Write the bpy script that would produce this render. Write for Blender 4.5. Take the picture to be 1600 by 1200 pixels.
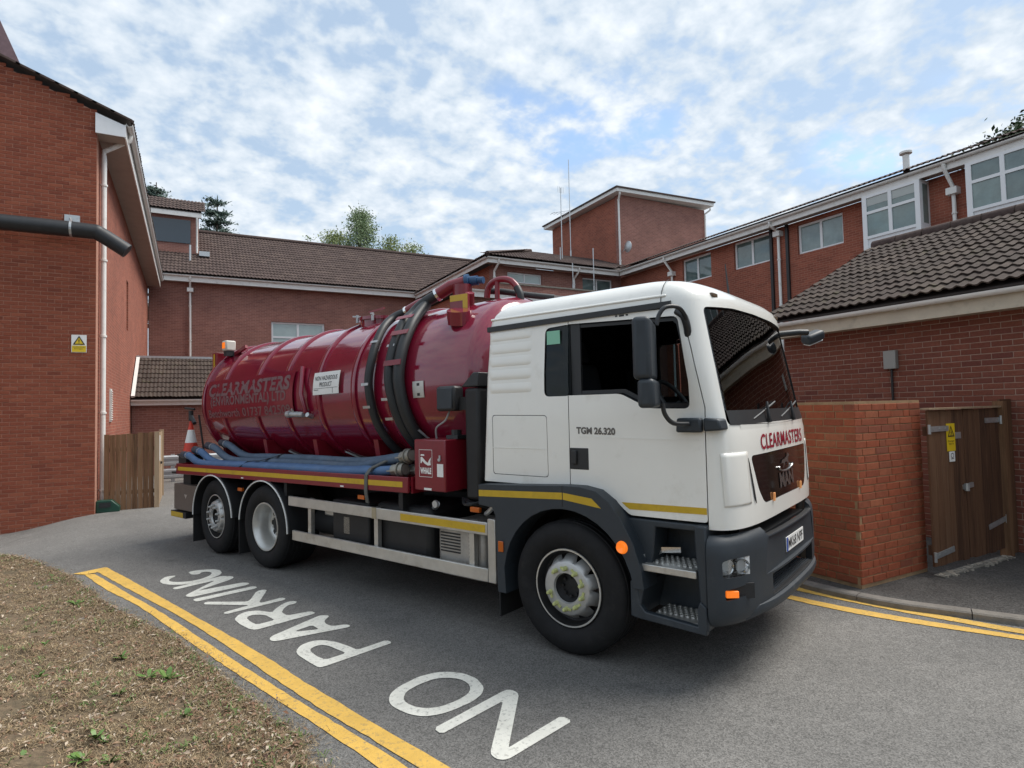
import bpy, bmesh, math, random
from mathutils import Vector, Matrix, noise
random.seed(7)
for o in list(bpy.data.objects): bpy.data.objects.remove(o)
scene = bpy.context.scene
COL = scene.collection
# ------------------------------------------------------------------ camera
FPX, PITCH, ROLL, YAW, CAMH = 932.72, .04074, -.02245, .49496, 1.923
def cam_axes():
    f = Vector((math.sin(YAW)*math.cos(PITCH), math.cos(YAW)*math.cos(PITCH), math.sin(PITCH)))
    r = Vector((math.cos(YAW), -math.sin(YAW), 0)); u = r.cross(f)
    return r*math.cos(ROLL)+u*math.sin(ROLL), u*math.cos(ROLL)-r*math.sin(ROLL), f
CR, CU, CF = cam_axes()
cam = bpy.data.cameras.new('camera'); camo = bpy.data.objects.new('camera', cam); COL.objects.link(camo)
cam.sensor_width = 36; cam.lens = FPX/1600*36; cam.clip_start = .05; cam.clip_end = 800
mw = Matrix.Identity(4)
for i in range(3): mw[i][0], mw[i][1], mw[i][2] = CR[i], CU[i], -CF[i]
mw[2][3] = CAMH
camo.matrix_world = mw
scene.camera = camo
def proj(p):
    d = Vector(p)-Vector((0,0,CAMH)); z = d.dot(CF)
    if z < .1: return None
    return 800+FPX*d.dot(CR)/z, 600-FPX*d.dot(CU)/z, z
def in_frame(p, m=30):
    q = proj(p)
    return q is not None and -m < q[0] < 1600+m and -m < q[1] < 1200+m
# ------------------------------------------------------------------ sky and sun
SUN_EL, SUN_AZ = math.radians(57), math.radians(100)      # azimuth clockwise from +Y
world = bpy.data.worlds.new('World'); scene.world = world; world.use_nodes = True
nt = world.node_tree; N = nt.nodes; L = nt.links; N.clear()
def nd(tree, typ, **kw):
    n = tree.nodes.new(typ)
    for k, v in kw.items(): setattr(n, k, v)
    return n
SKYOFF = (5.3, .4, 0); CLOUD = 6.5
def build_world():
    out = nd(nt, 'ShaderNodeOutputWorld'); bg = nd(nt, 'ShaderNodeBackground'); bg.inputs[1].default_value = .1
    sky = nd(nt, 'ShaderNodeTexSky', sky_type='NISHITA', sun_disc=False)
    sky.sun_elevation = SUN_EL; sky.sun_rotation = SUN_AZ; sky.air_density = 1.2; sky.dust_density = .6; sky.ozone_density = 2.0
    tc = nd(nt, 'ShaderNodeTexCoord'); sp = nd(nt, 'ShaderNodeSeparateXYZ'); L.new(tc.outputs['Generated'], sp.inputs[0])
    def math_(op, a, b=None, clamp=False):
        m = nd(nt, 'ShaderNodeMath', operation=op, use_clamp=clamp)
        for i, v in enumerate((a, b)):
            if v is None: continue
            if isinstance(v, (int, float)): m.inputs[i].default_value = v
            else: L.new(v, m.inputs[i])
        return m.outputs[0]
    zz = math_('ADD', math_('MAXIMUM', sp.outputs[2], 0.0), .30)
    cb = nd(nt, 'ShaderNodeCombineXYZ'); L.new(math_('DIVIDE', sp.outputs[0], zz), cb.inputs[0]); L.new(math_('DIVIDE', sp.outputs[1], zz), cb.inputs[1])
    def noise_(scale, detail, rough, off, dist=0):
        mp = nd(nt, 'ShaderNodeMapping'); mp.inputs['Location'].default_value = off; L.new(cb.outputs[0], mp.inputs[0])
        n = nd(nt, 'ShaderNodeTexNoise'); n.inputs['Scale'].default_value = scale; n.inputs['Detail'].default_value = detail
        n.inputs['Roughness'].default_value = rough; n.inputs['Distortion'].default_value = dist; L.new(mp.outputs[0], n.inputs[0]); return n.outputs[0]
    def remap(v, a, b, c, d, smooth_=True):
        m = nd(nt, 'ShaderNodeMapRange'); m.interpolation_type = 'SMOOTHSTEP' if smooth_ else 'LINEAR'; L.new(v, m.inputs[0])
        for i, x in enumerate((a,b,c,d)): m.inputs[i+1].default_value = x
        return m.outputs[0]
    big = noise_(1.15, 3, .5, SKYOFF, .2); mid = noise_(7.6, 4, .55, (7, 2, 1), .15); small = noise_(19, 5, .55, (1, 9, 2), .1)
    puff = math_('ADD', math_('MULTIPLY', mid, .62), math_('MULTIPLY', small, .38))          # dappled altocumulus
    base = math_('MAXIMUM', remap(big, .245, .405, 0., 1.), remap(sp.outputs[2], .10, .34, 1., 0.))                                                       # where the sheet is closed
    cov = math_('ADD', math_('MULTIPLY', base, .62), remap(puff, .40, .62, -.02, .52), True)
    rp_ = remap(cov, .12, .85, .10, 1.)
    r2 = nd(nt, 'ShaderNodeValToRGB'); L.new(puff, r2.inputs[0])
    r2.color_ramp.elements[0].position = .40; r2.color_ramp.elements[0].color = (.49,.61,.745,1)
    r2.color_ramp.elements[1].position = .64; r2.color_ramp.elements[1].color = (.90,.95,1.0,1)
    sc = nd(nt, 'ShaderNodeVectorMath', operation='SCALE'); L.new(r2.outputs[0], sc.inputs[0]); sc.inputs['Scale'].default_value = CLOUD
    sb = nd(nt, 'ShaderNodeVectorMath', operation='MULTIPLY'); L.new(sky.outputs[0], sb.inputs[0]); sb.inputs[1].default_value = (1.25,1.25,1.25)
    mx = nd(nt, 'ShaderNodeMix', data_type='RGBA'); L.new(rp_, mx.inputs[0]); L.new(sb.outputs[0], mx.inputs[6]); L.new(sc.outputs[0], mx.inputs[7])
    L.new(mx.outputs[2], bg.inputs[0]); L.new(bg.outputs[0], out.inputs[0])
build_world()
sun = bpy.data.lights.new('sun', 'SUN'); sun.energy = 2.6; sun.angle = math.radians(34); sun.color = (1, .95, .88)
suno = bpy.data.objects.new('sun', sun); COL.objects.link(suno)
sd = Vector((math.sin(SUN_AZ)*math.cos(SUN_EL), math.cos(SUN_AZ)*math.cos(SUN_EL), math.sin(SUN_EL)))
suno.rotation_euler = sd.to_track_quat('Z', 'Y').to_euler()
vs = scene.view_settings; vs.view_transform = 'Standard'; vs.look = 'None'; vs.gamma = 1; vs.exposure = .74
try: vs.use_curve_mapping = False
except Exception: pass
scene.render.engine = 'CYCLES'
scene.cycles.max_bounces = 6; scene.cycles.diffuse_bounces = 3; scene.cycles.glossy_bounces = 4; scene.cycles.transparent_max_bounces = 12
# ------------------------------------------------------------------ materials
MATS = {}
def mat(name, col, rough=.6, metal=0., var=.0, vscale=8., bump=0., bscale=60., rand=None, randmode=None, spec=.5, coat=0., dirt=None, emit=None, detail=6):
    """procedural principled material. var: brightness mottling; rand: list of colours picked per object ('obj') or per loose piece ('island')"""
    if name in MATS: return MATS[name]
    m = bpy.data.materials.new(name); m.use_nodes = True; t = m.node_tree; b = t.nodes['Principled BSDF']
    b.inputs['Roughness'].default_value = rough; b.inputs['Metallic'].default_value = metal
    b.inputs['Specular IOR Level'].default_value = spec; b.inputs['Coat Weight'].default_value = coat; b.inputs['Coat Roughness'].default_value = .06
    tc = nd(t, 'ShaderNodeTexCoord'); geo = nd(t, 'ShaderNodeNewGeometry')
    src = None
    if rand:
        rp = nd(t, 'ShaderNodeValToRGB'); rp.color_ramp.interpolation = 'LINEAR'
        while len(rp.color_ramp.elements) < len(rand): rp.color_ramp.elements.new(.5)
        for i, c in enumerate(rand):
            e = rp.color_ramp.elements[i]; e.position = i/max(1, len(rand)-1); e.color = (*c, 1)
        if randmode == 'island': t.links.new(geo.outputs['Random Per Island'], rp.inputs[0])
        else: t.links.new(nd(t, 'ShaderNodeObjectInfo').outputs['Random'], rp.inputs[0])
        src = rp.outputs[0]
    else:
        rgb = nd(t, 'ShaderNodeRGB'); rgb.outputs[0].default_value = (*col, 1); src = rgb.outputs[0]
    if var:
        n = nd(t, 'ShaderNodeTexNoise'); n.inputs['Scale'].default_value = vscale; n.inputs['Detail'].default_value = detail; n.inputs['Roughness'].default_value = .65
        t.links.new(geo.outputs['Position'], n.inputs[0])
        mr = nd(t, 'ShaderNodeMapRange'); mr.inputs[1].default_value = .25; mr.inputs[2].default_value = .75; mr.inputs[3].default_value = 1-var; mr.inputs[4].default_value = 1+var
        t.links.new(n.outputs[0], mr.inputs[0])
        vm = nd(t, 'ShaderNodeVectorMath', operation='SCALE'); t.links.new(src, vm.inputs[0]); t.links.new(mr.outputs[0], vm.inputs['Scale']); src = vm.outputs[0]
    if dirt:      # (colour, scale, threshold, amount)
        n = nd(t, 'ShaderNodeTexNoise'); n.inputs['Scale'].default_value = dirt[1]; n.inputs['Detail'].default_value = 8; n.inputs['Roughness'].default_value = .7
        t.links.new(geo.outputs['Position'], n.inputs[0])
        mr = nd(t, 'ShaderNodeMapRange'); mr.inputs[1].default_value = dirt[2]; mr.inputs[2].default_value = dirt[2]+.18; mr.inputs[3].default_value = 0; mr.inputs[4].default_value = dirt[3]
        t.links.new(n.outputs[0], mr.inputs[0])
        mx = nd(t, 'ShaderNodeMix', data_type='RGBA'); t.links.new(mr.outputs[0], mx.inputs[0]); t.links.new(src, mx.inputs[6]); mx.inputs[7].default_value = (*dirt[0], 1); src = mx.outputs[2]
    t.links.new(src, b.inputs['Base Color'])
    if bump:
        n = nd(t, 'ShaderNodeTexNoise'); n.inputs['Scale'].default_value = bscale; n.inputs['Detail'].default_value = 5
        t.links.new(geo.outputs['Position'], n.inputs[0])
        bp = nd(t, 'ShaderNodeBump'); bp.inputs['Strength'].default_value = bump; bp.inputs['Distance'].default_value = .01
        t.links.new(n.outputs[0], bp.inputs['Height']); t.links.new(bp.outputs[0], b.inputs['Normal'])
    if emit:
        b.inputs['Emission Color'].default_value = (*emit[0], 1); b.inputs['Emission Strength'].default_value = emit[1]
    MATS[name] = m; return m
def brick_tex(name, axis, c1, c2, mortar):
    """far brickwork: brick pattern in metres; axis = which world axis runs along the wall"""
    m = bpy.data.materials.new(name); m.use_nodes = True; t = m.node_tree; b = t.nodes['Principled BSDF']; b.inputs['Roughness'].default_value = .9
    g = nd(t, 'ShaderNodeNewGeometry'); s = nd(t, 'ShaderNodeSeparateXYZ'); t.links.new(g.outputs['Position'], s.inputs[0])
    c = nd(t, 'ShaderNodeCombineXYZ'); t.links.new(s.outputs[axis], c.inputs[0]); t.links.new(s.outputs[2], c.inputs[1])
    k = nd(t, 'ShaderNodeTexBrick'); k.inputs['Scale'].default_value = 1; k.inputs['Brick Width'].default_value = .225; k.inputs['Row Height'].default_value = .075
    k.inputs['Mortar Size'].default_value = .005; k.inputs['Mortar Smooth'].default_value = .3; k.inputs['Bias'].default_value = 0
    k.inputs['Color1'].default_value = (*c1, 1); k.inputs['Color2'].default_value = (*c2, 1); k.inputs['Mortar'].default_value = (*mortar, 1)
    t.links.new(c.outputs[0], k.inputs[0])
    n = nd(t, 'ShaderNodeTexNoise'); n.inputs['Scale'].default_value = .9; n.inputs['Detail'].default_value = 7; t.links.new(g.outputs['Position'], n.inputs[0])
    mr = nd(t, 'ShaderNodeMapRange'); mr.inputs[3].default_value = .65; mr.inputs[4].default_value = 1.35; t.links.new(n.outputs[0], mr.inputs[0])
    vm = nd(t, 'ShaderNodeVectorMath', operation='SCALE'); t.links.new(k.outputs[0], vm.inputs[0]); t.links.new(mr.outputs[0], vm.inputs['Scale']); t.links.new(vm.outputs[0], b.inputs['Base Color'])
    bp = nd(t, 'ShaderNodeBump'); bp.inputs['Strength'].default_value = .5; bp.inputs['Distance'].default_value = .006; bp.invert = True
    t.links.new(k.outputs['Fac'], bp.inputs['Height']); t.links.new(bp.outputs[0], b.inputs['Normal'])
    return m
def glass_mat(name, tint, ior=1.5, boost=0.):
    m = bpy.data.materials.new(name); m.use_nodes = True; t = m.node_tree; t.nodes.clear()
    o = nd(t, 'ShaderNodeOutputMaterial'); tr = nd(t, 'ShaderNodeBsdfTransparent'); tr.inputs[0].default_value = (*tint, 1)
    gl = nd(t, 'ShaderNodeBsdfGlossy'); gl.inputs['Roughness'].default_value = .01
    fr = nd(t, 'ShaderNodeFresnel'); fr.inputs[0].default_value = ior
    ad = nd(t, 'ShaderNodeMath', operation='ADD', use_clamp=True); ad.inputs[1].default_value = boost; t.links.new(fr.outputs[0], ad.inputs[0])
    mx = nd(t, 'ShaderNodeMixShader'); t.links.new(ad.outputs[0], mx.inputs[0]); t.links.new(tr.outputs[0], mx.inputs[1]); t.links.new(gl.outputs[0], mx.inputs[2]); t.links.new(mx.outputs[0], o.inputs[0])
    return m
BR = [(.22,.062,.037),(.27,.082,.048),(.24,.070,.041),(.30,.096,.055),(.195,.057,.036)]
BRD = [(.185,.062,.043),(.22,.078,.052),(.20,.068,.046),(.24,.088,.06),(.16,.055,.042)]  # darker brick for the low wall, with its shade put into the colour
BRP = [(.33,.088,.046),(.37,.105,.053),(.28,.092,.052),(.35,.095,.048),(.38,.13,.068),(.31,.082,.043),(.26,.088,.054),(.36,.10,.05),(.34,.092,.047)]
M = dict(
 brick_o=mat('brick_piece',(.25,.07,.04),.9,var=.18,vscale=30,bump=.5,bscale=180,rand=BR,randmode='obj',spec=.2),
 brick_i=mat('brick_mass',(.25,.07,.04),.9,var=.18,vscale=30,bump=.5,bscale=180,rand=BR,randmode='island',spec=.2),
 brickp_o=mat('brick_new_piece',(.3,.08,.04),.9,var=.22,vscale=26,bump=.6,bscale=160,rand=BRP,randmode='obj',spec=.2),
 brickp_i=mat('brick_new_mass',(.3,.08,.04),.9,var=.22,vscale=26,bump=.6,bscale=160,rand=BRP,randmode='island',spec=.2),
 brickd_o=mat('brick_shaded_piece',(.2,.07,.05),.9,var=.2,vscale=30,bump=.5,bscale=180,rand=BRD,randmode='obj',spec=.2),
 brickd_i=mat('brick_shaded_mass',(.2,.07,.05),.9,var=.2,vscale=30,bump=.5,bscale=180,rand=BRD,randmode='island',spec=.2),
 mortard=mat('mortar_low_wall',(.40,.28,.225),.95,var=.2,vscale=12,bump=.4,bscale=200,spec=.1),
 mortar=mat('mortar',(.46,.25,.185),.95,var=.2,vscale=12,bump=.4,bscale=200,spec=.1),
 mortarp=mat('mortar_new',(.36,.24,.14),.95,var=.3,vscale=9,bump=.4,bscale=200,spec=.1),
 bx=brick_tex('brickwork_along_x',0,(.30,.135,.105),(.23,.10,.08),(.39,.26,.215)),  # paler, greyer far brick: distance haze is mixed into the colour
 by=brick_tex('brickwork_along_y',1,(.32,.094,.056),(.235,.068,.042),(.38,.22,.155)),
 tile_o=mat('roof_tile_piece',(.06,.045,.04),.9,var=.3,vscale=9,bump=.4,bscale=90,rand=[(.055,.042,.036),(.075,.057,.049),(.063,.049,.042),(.09,.069,.057)],randmode='obj',spec=.2,dirt=((.13,.13,.06),3.,.58,.5)),
 tile_i=mat('roof_tile_mass',(.06,.045,.04),.9,var=.3,vscale=9,bump=.4,bscale=90,rand=[(.07,.05,.045),(.09,.064,.058),(.078,.056,.05),(.105,.076,.066)],randmode='island',spec=.2),
 pvc=mat('white_pvc',(.76,.75,.72),.4,var=.06,vscale=3,dirt=((.38,.36,.3),5.,.56,.5)),
 soffit=mat('soffit_board',(.36,.30,.26),.7,var=.1,vscale=3),  # brown-grey board colour includes the shadow under the eaves
 fascia=mat('fascia_cream',(.52,.46,.36),.6,var=.12,vscale=4,dirt=((.2,.17,.12),3.,.55,.5)),
 wframe=mat('window_frame_white',(.8,.81,.82),.35),
 panel=mat('white_panel',(.78,.8,.82),.4,var=.04),
 pane=mat('window_pane',(.13,.19,.19),.04,spec=1.0,var=.4,vscale=1.6,rand=[(.07,.11,.11),(.16,.23,.22),(.10,.15,.15),(.24,.30,.28)],randmode='obj'),
 paneb=mat('window_pane_pale',(.38,.47,.46),.06,spec=.8,var=.15,vscale=1.5),
 blind=mat('window_blind',(.45,.48,.46),.6),
 blackpl=mat('black_plastic',(.02,.021,.023),.45,var=.1,vscale=14),
 greypl=mat('grey_plastic',(.026,.034,.043),.5,var=.15,vscale=6,bump=.08,bscale=300,dirt=((.12,.115,.1),3.,.6,.35)),
 rubber=mat('tyre_rubber',(.012,.012,.013),.75,var=.3,vscale=12,bump=.15,bscale=120,dirt=((.045,.042,.038),5.,.58,.4),spec=.3),
 flap=mat('mud_flap',(.014,.014,.015),.7),
 white=mat('cab_white_paint',(.86,.85,.80),.22,coat=.6,var=.03,vscale=2,dirt=((.5,.46,.38),2.2,.56,.35)),
 red=mat('tank_red_paint',(.205,.008,.029),.16,coat=.9,var=.12,vscale=3,dirt=((.12,.02,.025),1.6,.6,.35)),
 redbox=mat('red_box_paint',(.20,.010,.02),.35,coat=.3,var=.12,vscale=5,dirt=((.1,.03,.025),4.,.58,.4)),
 alu=mat('aluminium',(.56,.55,.52),.42,metal=.75,var=.15,vscale=5,dirt=((.3,.26,.2),4.,.55,.6)),
 rimsilver=mat('silver_rim',(.50,.50,.49),.42,metal=.5,var=.12,vscale=12,dirt=((.14,.12,.1),6.,.58,.4)),
 rimbright=mat('bright_rim',(.60,.60,.58),.35,metal=.6,var=.1,vscale=10,dirt=((.2,.18,.15),5.,.6,.4)),
 steel=mat('galvanised_steel',(.5,.52,.53),.4,metal=.7,var=.15,vscale=14),
 chrome=mat('chrome',(.8,.8,.8),.12,metal=1),
 chassis=mat('chassis_black',(.013,.013,.014),.6,var=.3,vscale=8),
 yellow=mat('yellow_tape',(.56,.36,.02),.4,var=.1,vscale=8,dirt=((.25,.17,.03),7.,.55,.5)),
 orange=mat('orange_lens',(.52,.11,.008),.25,coat=.5),
 orangeon=mat('orange_lamp_lit',(.55,.12,.012),.2,emit=((1,.22,.02),.45)),
 hoseg=mat('grey_blue_hose',(.085,.13,.19),.6,var=.25,vscale=6,bump=.25,bscale=150,dirt=((.16,.17,.18),3.,.5,.5)),
 hose=mat('blue_hose',(.075,.155,.30),.55,var=.2,vscale=6,bump=.25,bscale=150,dirt=((.18,.2,.22),3.,.55,.45)),
 blackhose=mat('black_hose',(.02,.022,.024),.5,var=.2,vscale=8),
 lensclear=mat('lamp_glass',(.62,.64,.66),.08,metal=.6,spec=1,coat=1),
 greentag=mat('green_paper',(.25,.55,.40),.6), paper=mat('white_sign',(.8,.8,.78),.5,var=.04), ink=mat('black_print',(.015,.015,.018),.5),
 signyellow=mat('sign_yellow',(.72,.50,.015),.45), redprint=mat('red_print',(.28,.01,.03),.4),
 faded=mat('faded_lettering',(.17,.095,.10),.5,var=.3,vscale=16,dirt=((.17,.015,.03),6.,.58,.6)),
 seat=mat('seat_fabric',(.02,.022,.027),.95,spec=.2), lining=mat('cab_lining',(.012,.013,.016),.85,spec=.2),
 asphalt=mat('asphalt',(.105,.104,.104),.85,var=.0), wood=None)
M['seal'] = M['blackpl']
M['cabglass'] = glass_mat('cab_glass', (.34,.41,.42), 1.4); M['screen'] = glass_mat('windscreen_glass', (.88,.93,.91), 1.5, .05)
def asphalt_nodes(name, base, dark, spec_scale):
    m = bpy.data.materials.new(name); m.use_nodes = True; t = m.node_tree; b = t.nodes['Principled BSDF']; b.inputs['Roughness'].default_value = .8; b.inputs['Specular IOR Level'].default_value = .35
    g = nd(t, 'ShaderNodeNewGeometry')
    def nz(s, d, r=.6):
        n = nd(t, 'ShaderNodeTexNoise'); n.inputs['Scale'].default_value = s; n.inputs['Detail'].default_value = d; n.inputs['Roughness'].default_value = r; t.links.new(g.outputs['Position'], n.inputs[0]); return n.outputs[0]
    vo = nd(t, 'ShaderNodeTexVoronoi'); vo.inputs['Scale'].default_value = spec_scale; t.links.new(g.outputs['Position'], vo.inputs[0])
    r = nd(t, 'ShaderNodeValToRGB'); t.links.new(nz(.45, 6, .62), r.inputs[0])
    r.color_ramp.elements[0].position = .36; r.color_ramp.elements[0].color = (*dark, 1); r.color_ramp.elements[1].position = .66; r.color_ramp.elements[1].color = (*base, 1)
    # aggregate speckle
    sp = nd(t, 'ShaderNodeSeparateColor'); t.links.new(vo.outputs['Color'], sp.inputs[0])
    mr = nd(t, 'ShaderNodeMapRange'); mr.inputs[3].default_value = .58; mr.inputs[4].default_value = 1.46; t.links.new(sp.outputs[0], mr.inputs[0])
    mr2 = nd(t, 'ShaderNodeMapRange'); mr2.inputs[1].default_value = .3; mr2.inputs[2].default_value = .7; mr2.inputs[3].default_value = .86; mr2.inputs[4].default_value = 1.14; t.links.new(nz(9, 8, .75), mr2.inputs[0])
    mm = nd(t, 'ShaderNodeMath', operation='MULTIPLY'); t.links.new(mr.outputs[0], mm.inputs[0]); t.links.new(mr2.outputs[0], mm.inputs[1])
    vm = nd(t, 'ShaderNodeVectorMath', operation='SCALE'); t.links.new(r.outputs[0], vm.inputs[0]); t.links.new(mm.outputs[0], vm.inputs['Scale']); t.links.new(vm.outputs[0], b.inputs['Base Color'])
    # oil drips and old patches: dark stains with a shape of their own
    st = nd(t, 'ShaderNodeMapRange'); st.interpolation_type = 'SMOOTHSTEP'; st.inputs[1].default_value = .60; st.inputs[2].default_value = .74; st.inputs[3].default_value = 1; st.inputs[4].default_value = .74; t.links.new(nz(1.7, 5, .6), st.inputs[0])
    cr = nd(t, 'ShaderNodeTexVoronoi'); cr.feature = 'DISTANCE_TO_EDGE'; cr.inputs['Scale'].default_value = .55; wv = nd(t, 'ShaderNodeVectorMath', operation='MULTIPLY_ADD'); nn = nd(t, 'ShaderNodeTexNoise'); nn.inputs['Scale'].default_value = 2.2; nn.inputs['Detail'].default_value = 6; t.links.new(g.outputs['Position'], nn.inputs[0]); t.links.new(nn.outputs['Color'], wv.inputs[0]); wv.inputs[1].default_value = (.9,.9,0); t.links.new(g.outputs['Position'], wv.inputs[2]); t.links.new(wv.outputs[0], cr.inputs[0])
    ck = nd(t, 'ShaderNodeMapRange'); ck.inputs[1].default_value = .0; ck.inputs[2].default_value = .006; ck.inputs[3].default_value = .62; ck.inputs[4].default_value = 1; t.links.new(cr.outputs['Distance'], ck.inputs[0])
    gate = nd(t, 'ShaderNodeMapRange'); gate.inputs[1].default_value = .50; gate.inputs[2].default_value = .56; t.links.new(nz(.35, 3), gate.inputs[0])
    ckg = nd(t, 'ShaderNodeMix'); t.links.new(gate.outputs[0], ckg.inputs[0]); ckg.inputs[2].default_value = 1; t.links.new(ck.outputs[0], ckg.inputs[3])
    m3 = nd(t, 'ShaderNodeMath', operation='MULTIPLY'); t.links.new(st.outputs[0], m3.inputs[0]); t.links.new(ckg.outputs[0], m3.inputs[1])
    v2 = nd(t, 'ShaderNodeVectorMath', operation='SCALE'); t.links.new(vm.outputs[0], v2.inputs[0]); t.links.new(m3.outputs[0], v2.inputs['Scale']); t.links.new(v2.outputs[0], b.inputs['Base Color'])
    bp = nd(t, 'ShaderNodeBump'); bp.inputs['Strength'].default_value = .45; bp.inputs['Distance'].default_value = .006; t.links.new(vo.outputs['Distance'], bp.inputs['Height']); t.links.new(bp.outputs[0], b.inputs['Normal'])
    return m
M['asphalt'] = asphalt_nodes('asphalt_road', (.178,.171,.160), (.132,.128,.121), 130)
M['pave'] = asphalt_nodes('pavement_asphalt', (.115,.108,.10), (.062,.058,.055), 80)
def paint_nodes(name, col, wear):
    m = mat(name, col, .7, var=.14, vscale=5, bump=.5, bscale=140, dirt=((.14,.135,.125), 30., wear, .8), detail=9); return m
M['linewhite'] = paint_nodes('white_road_paint', (.72,.71,.64), .535)
M['lineyellow'] = paint_nodes('yellow_road_paint', (.70,.43,.09), .535)
def wood_nodes(name, cols, sx):
    m = bpy.data.materials.new(name); m.use_nodes = True; t = m.node_tree; b = t.nodes['Principled BSDF']; b.inputs['Roughness'].default_value = .8; b.inputs['Specular IOR Level'].default_value = .2
    g = nd(t, 'ShaderNodeNewGeometry'); mp = nd(t, 'ShaderNodeMapping'); mp.inputs['Scale'].default_value = (sx, sx, 1.4); t.links.new(g.outputs['Position'], mp.inputs[0])
    n = nd(t, 'ShaderNodeTexNoise'); n.inputs['Scale'].default_value = 1; n.inputs['Detail'].default_value = 7; n.inputs['Roughness'].default_value = .7; t.links.new(mp.outputs[0], n.inputs[0])
    oi = nd(t, 'ShaderNodeObjectInfo'); ad = nd(t, 'ShaderNodeMath', operation='MULTIPLY_ADD'); t.links.new(oi.outputs['Random'], ad.inputs[0]); ad.inputs[1].default_value = .3; t.links.new(n.outputs[0], ad.inputs[2])
    r = nd(t, 'ShaderNodeValToRGB'); t.links.new(ad.outputs[0], r.inputs[0])
    while len(r.color_ramp.elements) < len(cols): r.color_ramp.elements.new(.5)
    for i, c in enumerate(cols): r.color_ramp.elements[i].position = .4+.5*i/(len(cols)-1); r.color_ramp.elements[i].color = (*c, 1)
    t.links.new(r.outputs[0], b.inputs['Base Color'])
    bp = nd(t, 'ShaderNodeBump'); bp.inputs['Strength'].default_value = .4; bp.inputs['Distance'].default_value = .004; t.links.new(n.outputs[0], bp.inputs['Height']); t.links.new(bp.outputs[0], b.inputs['Normal'])
    return m
M['fencewood'] = wood_nodes('weathered_fence_wood', [(.075,.042,.025),(.15,.08,.043),(.21,.115,.062),(.19,.13,.09)], 22)
M['gatewood'] = wood_nodes('dark_gate_wood', [(.06,.031,.02),(.105,.053,.031),(.15,.077,.043),(.17,.098,.06)], 30)
M['palewood'] = wood_nodes('pale_post_wood', [(.26,.18,.11),(.36,.26,.17),(.42,.32,.22)], 20)
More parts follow.
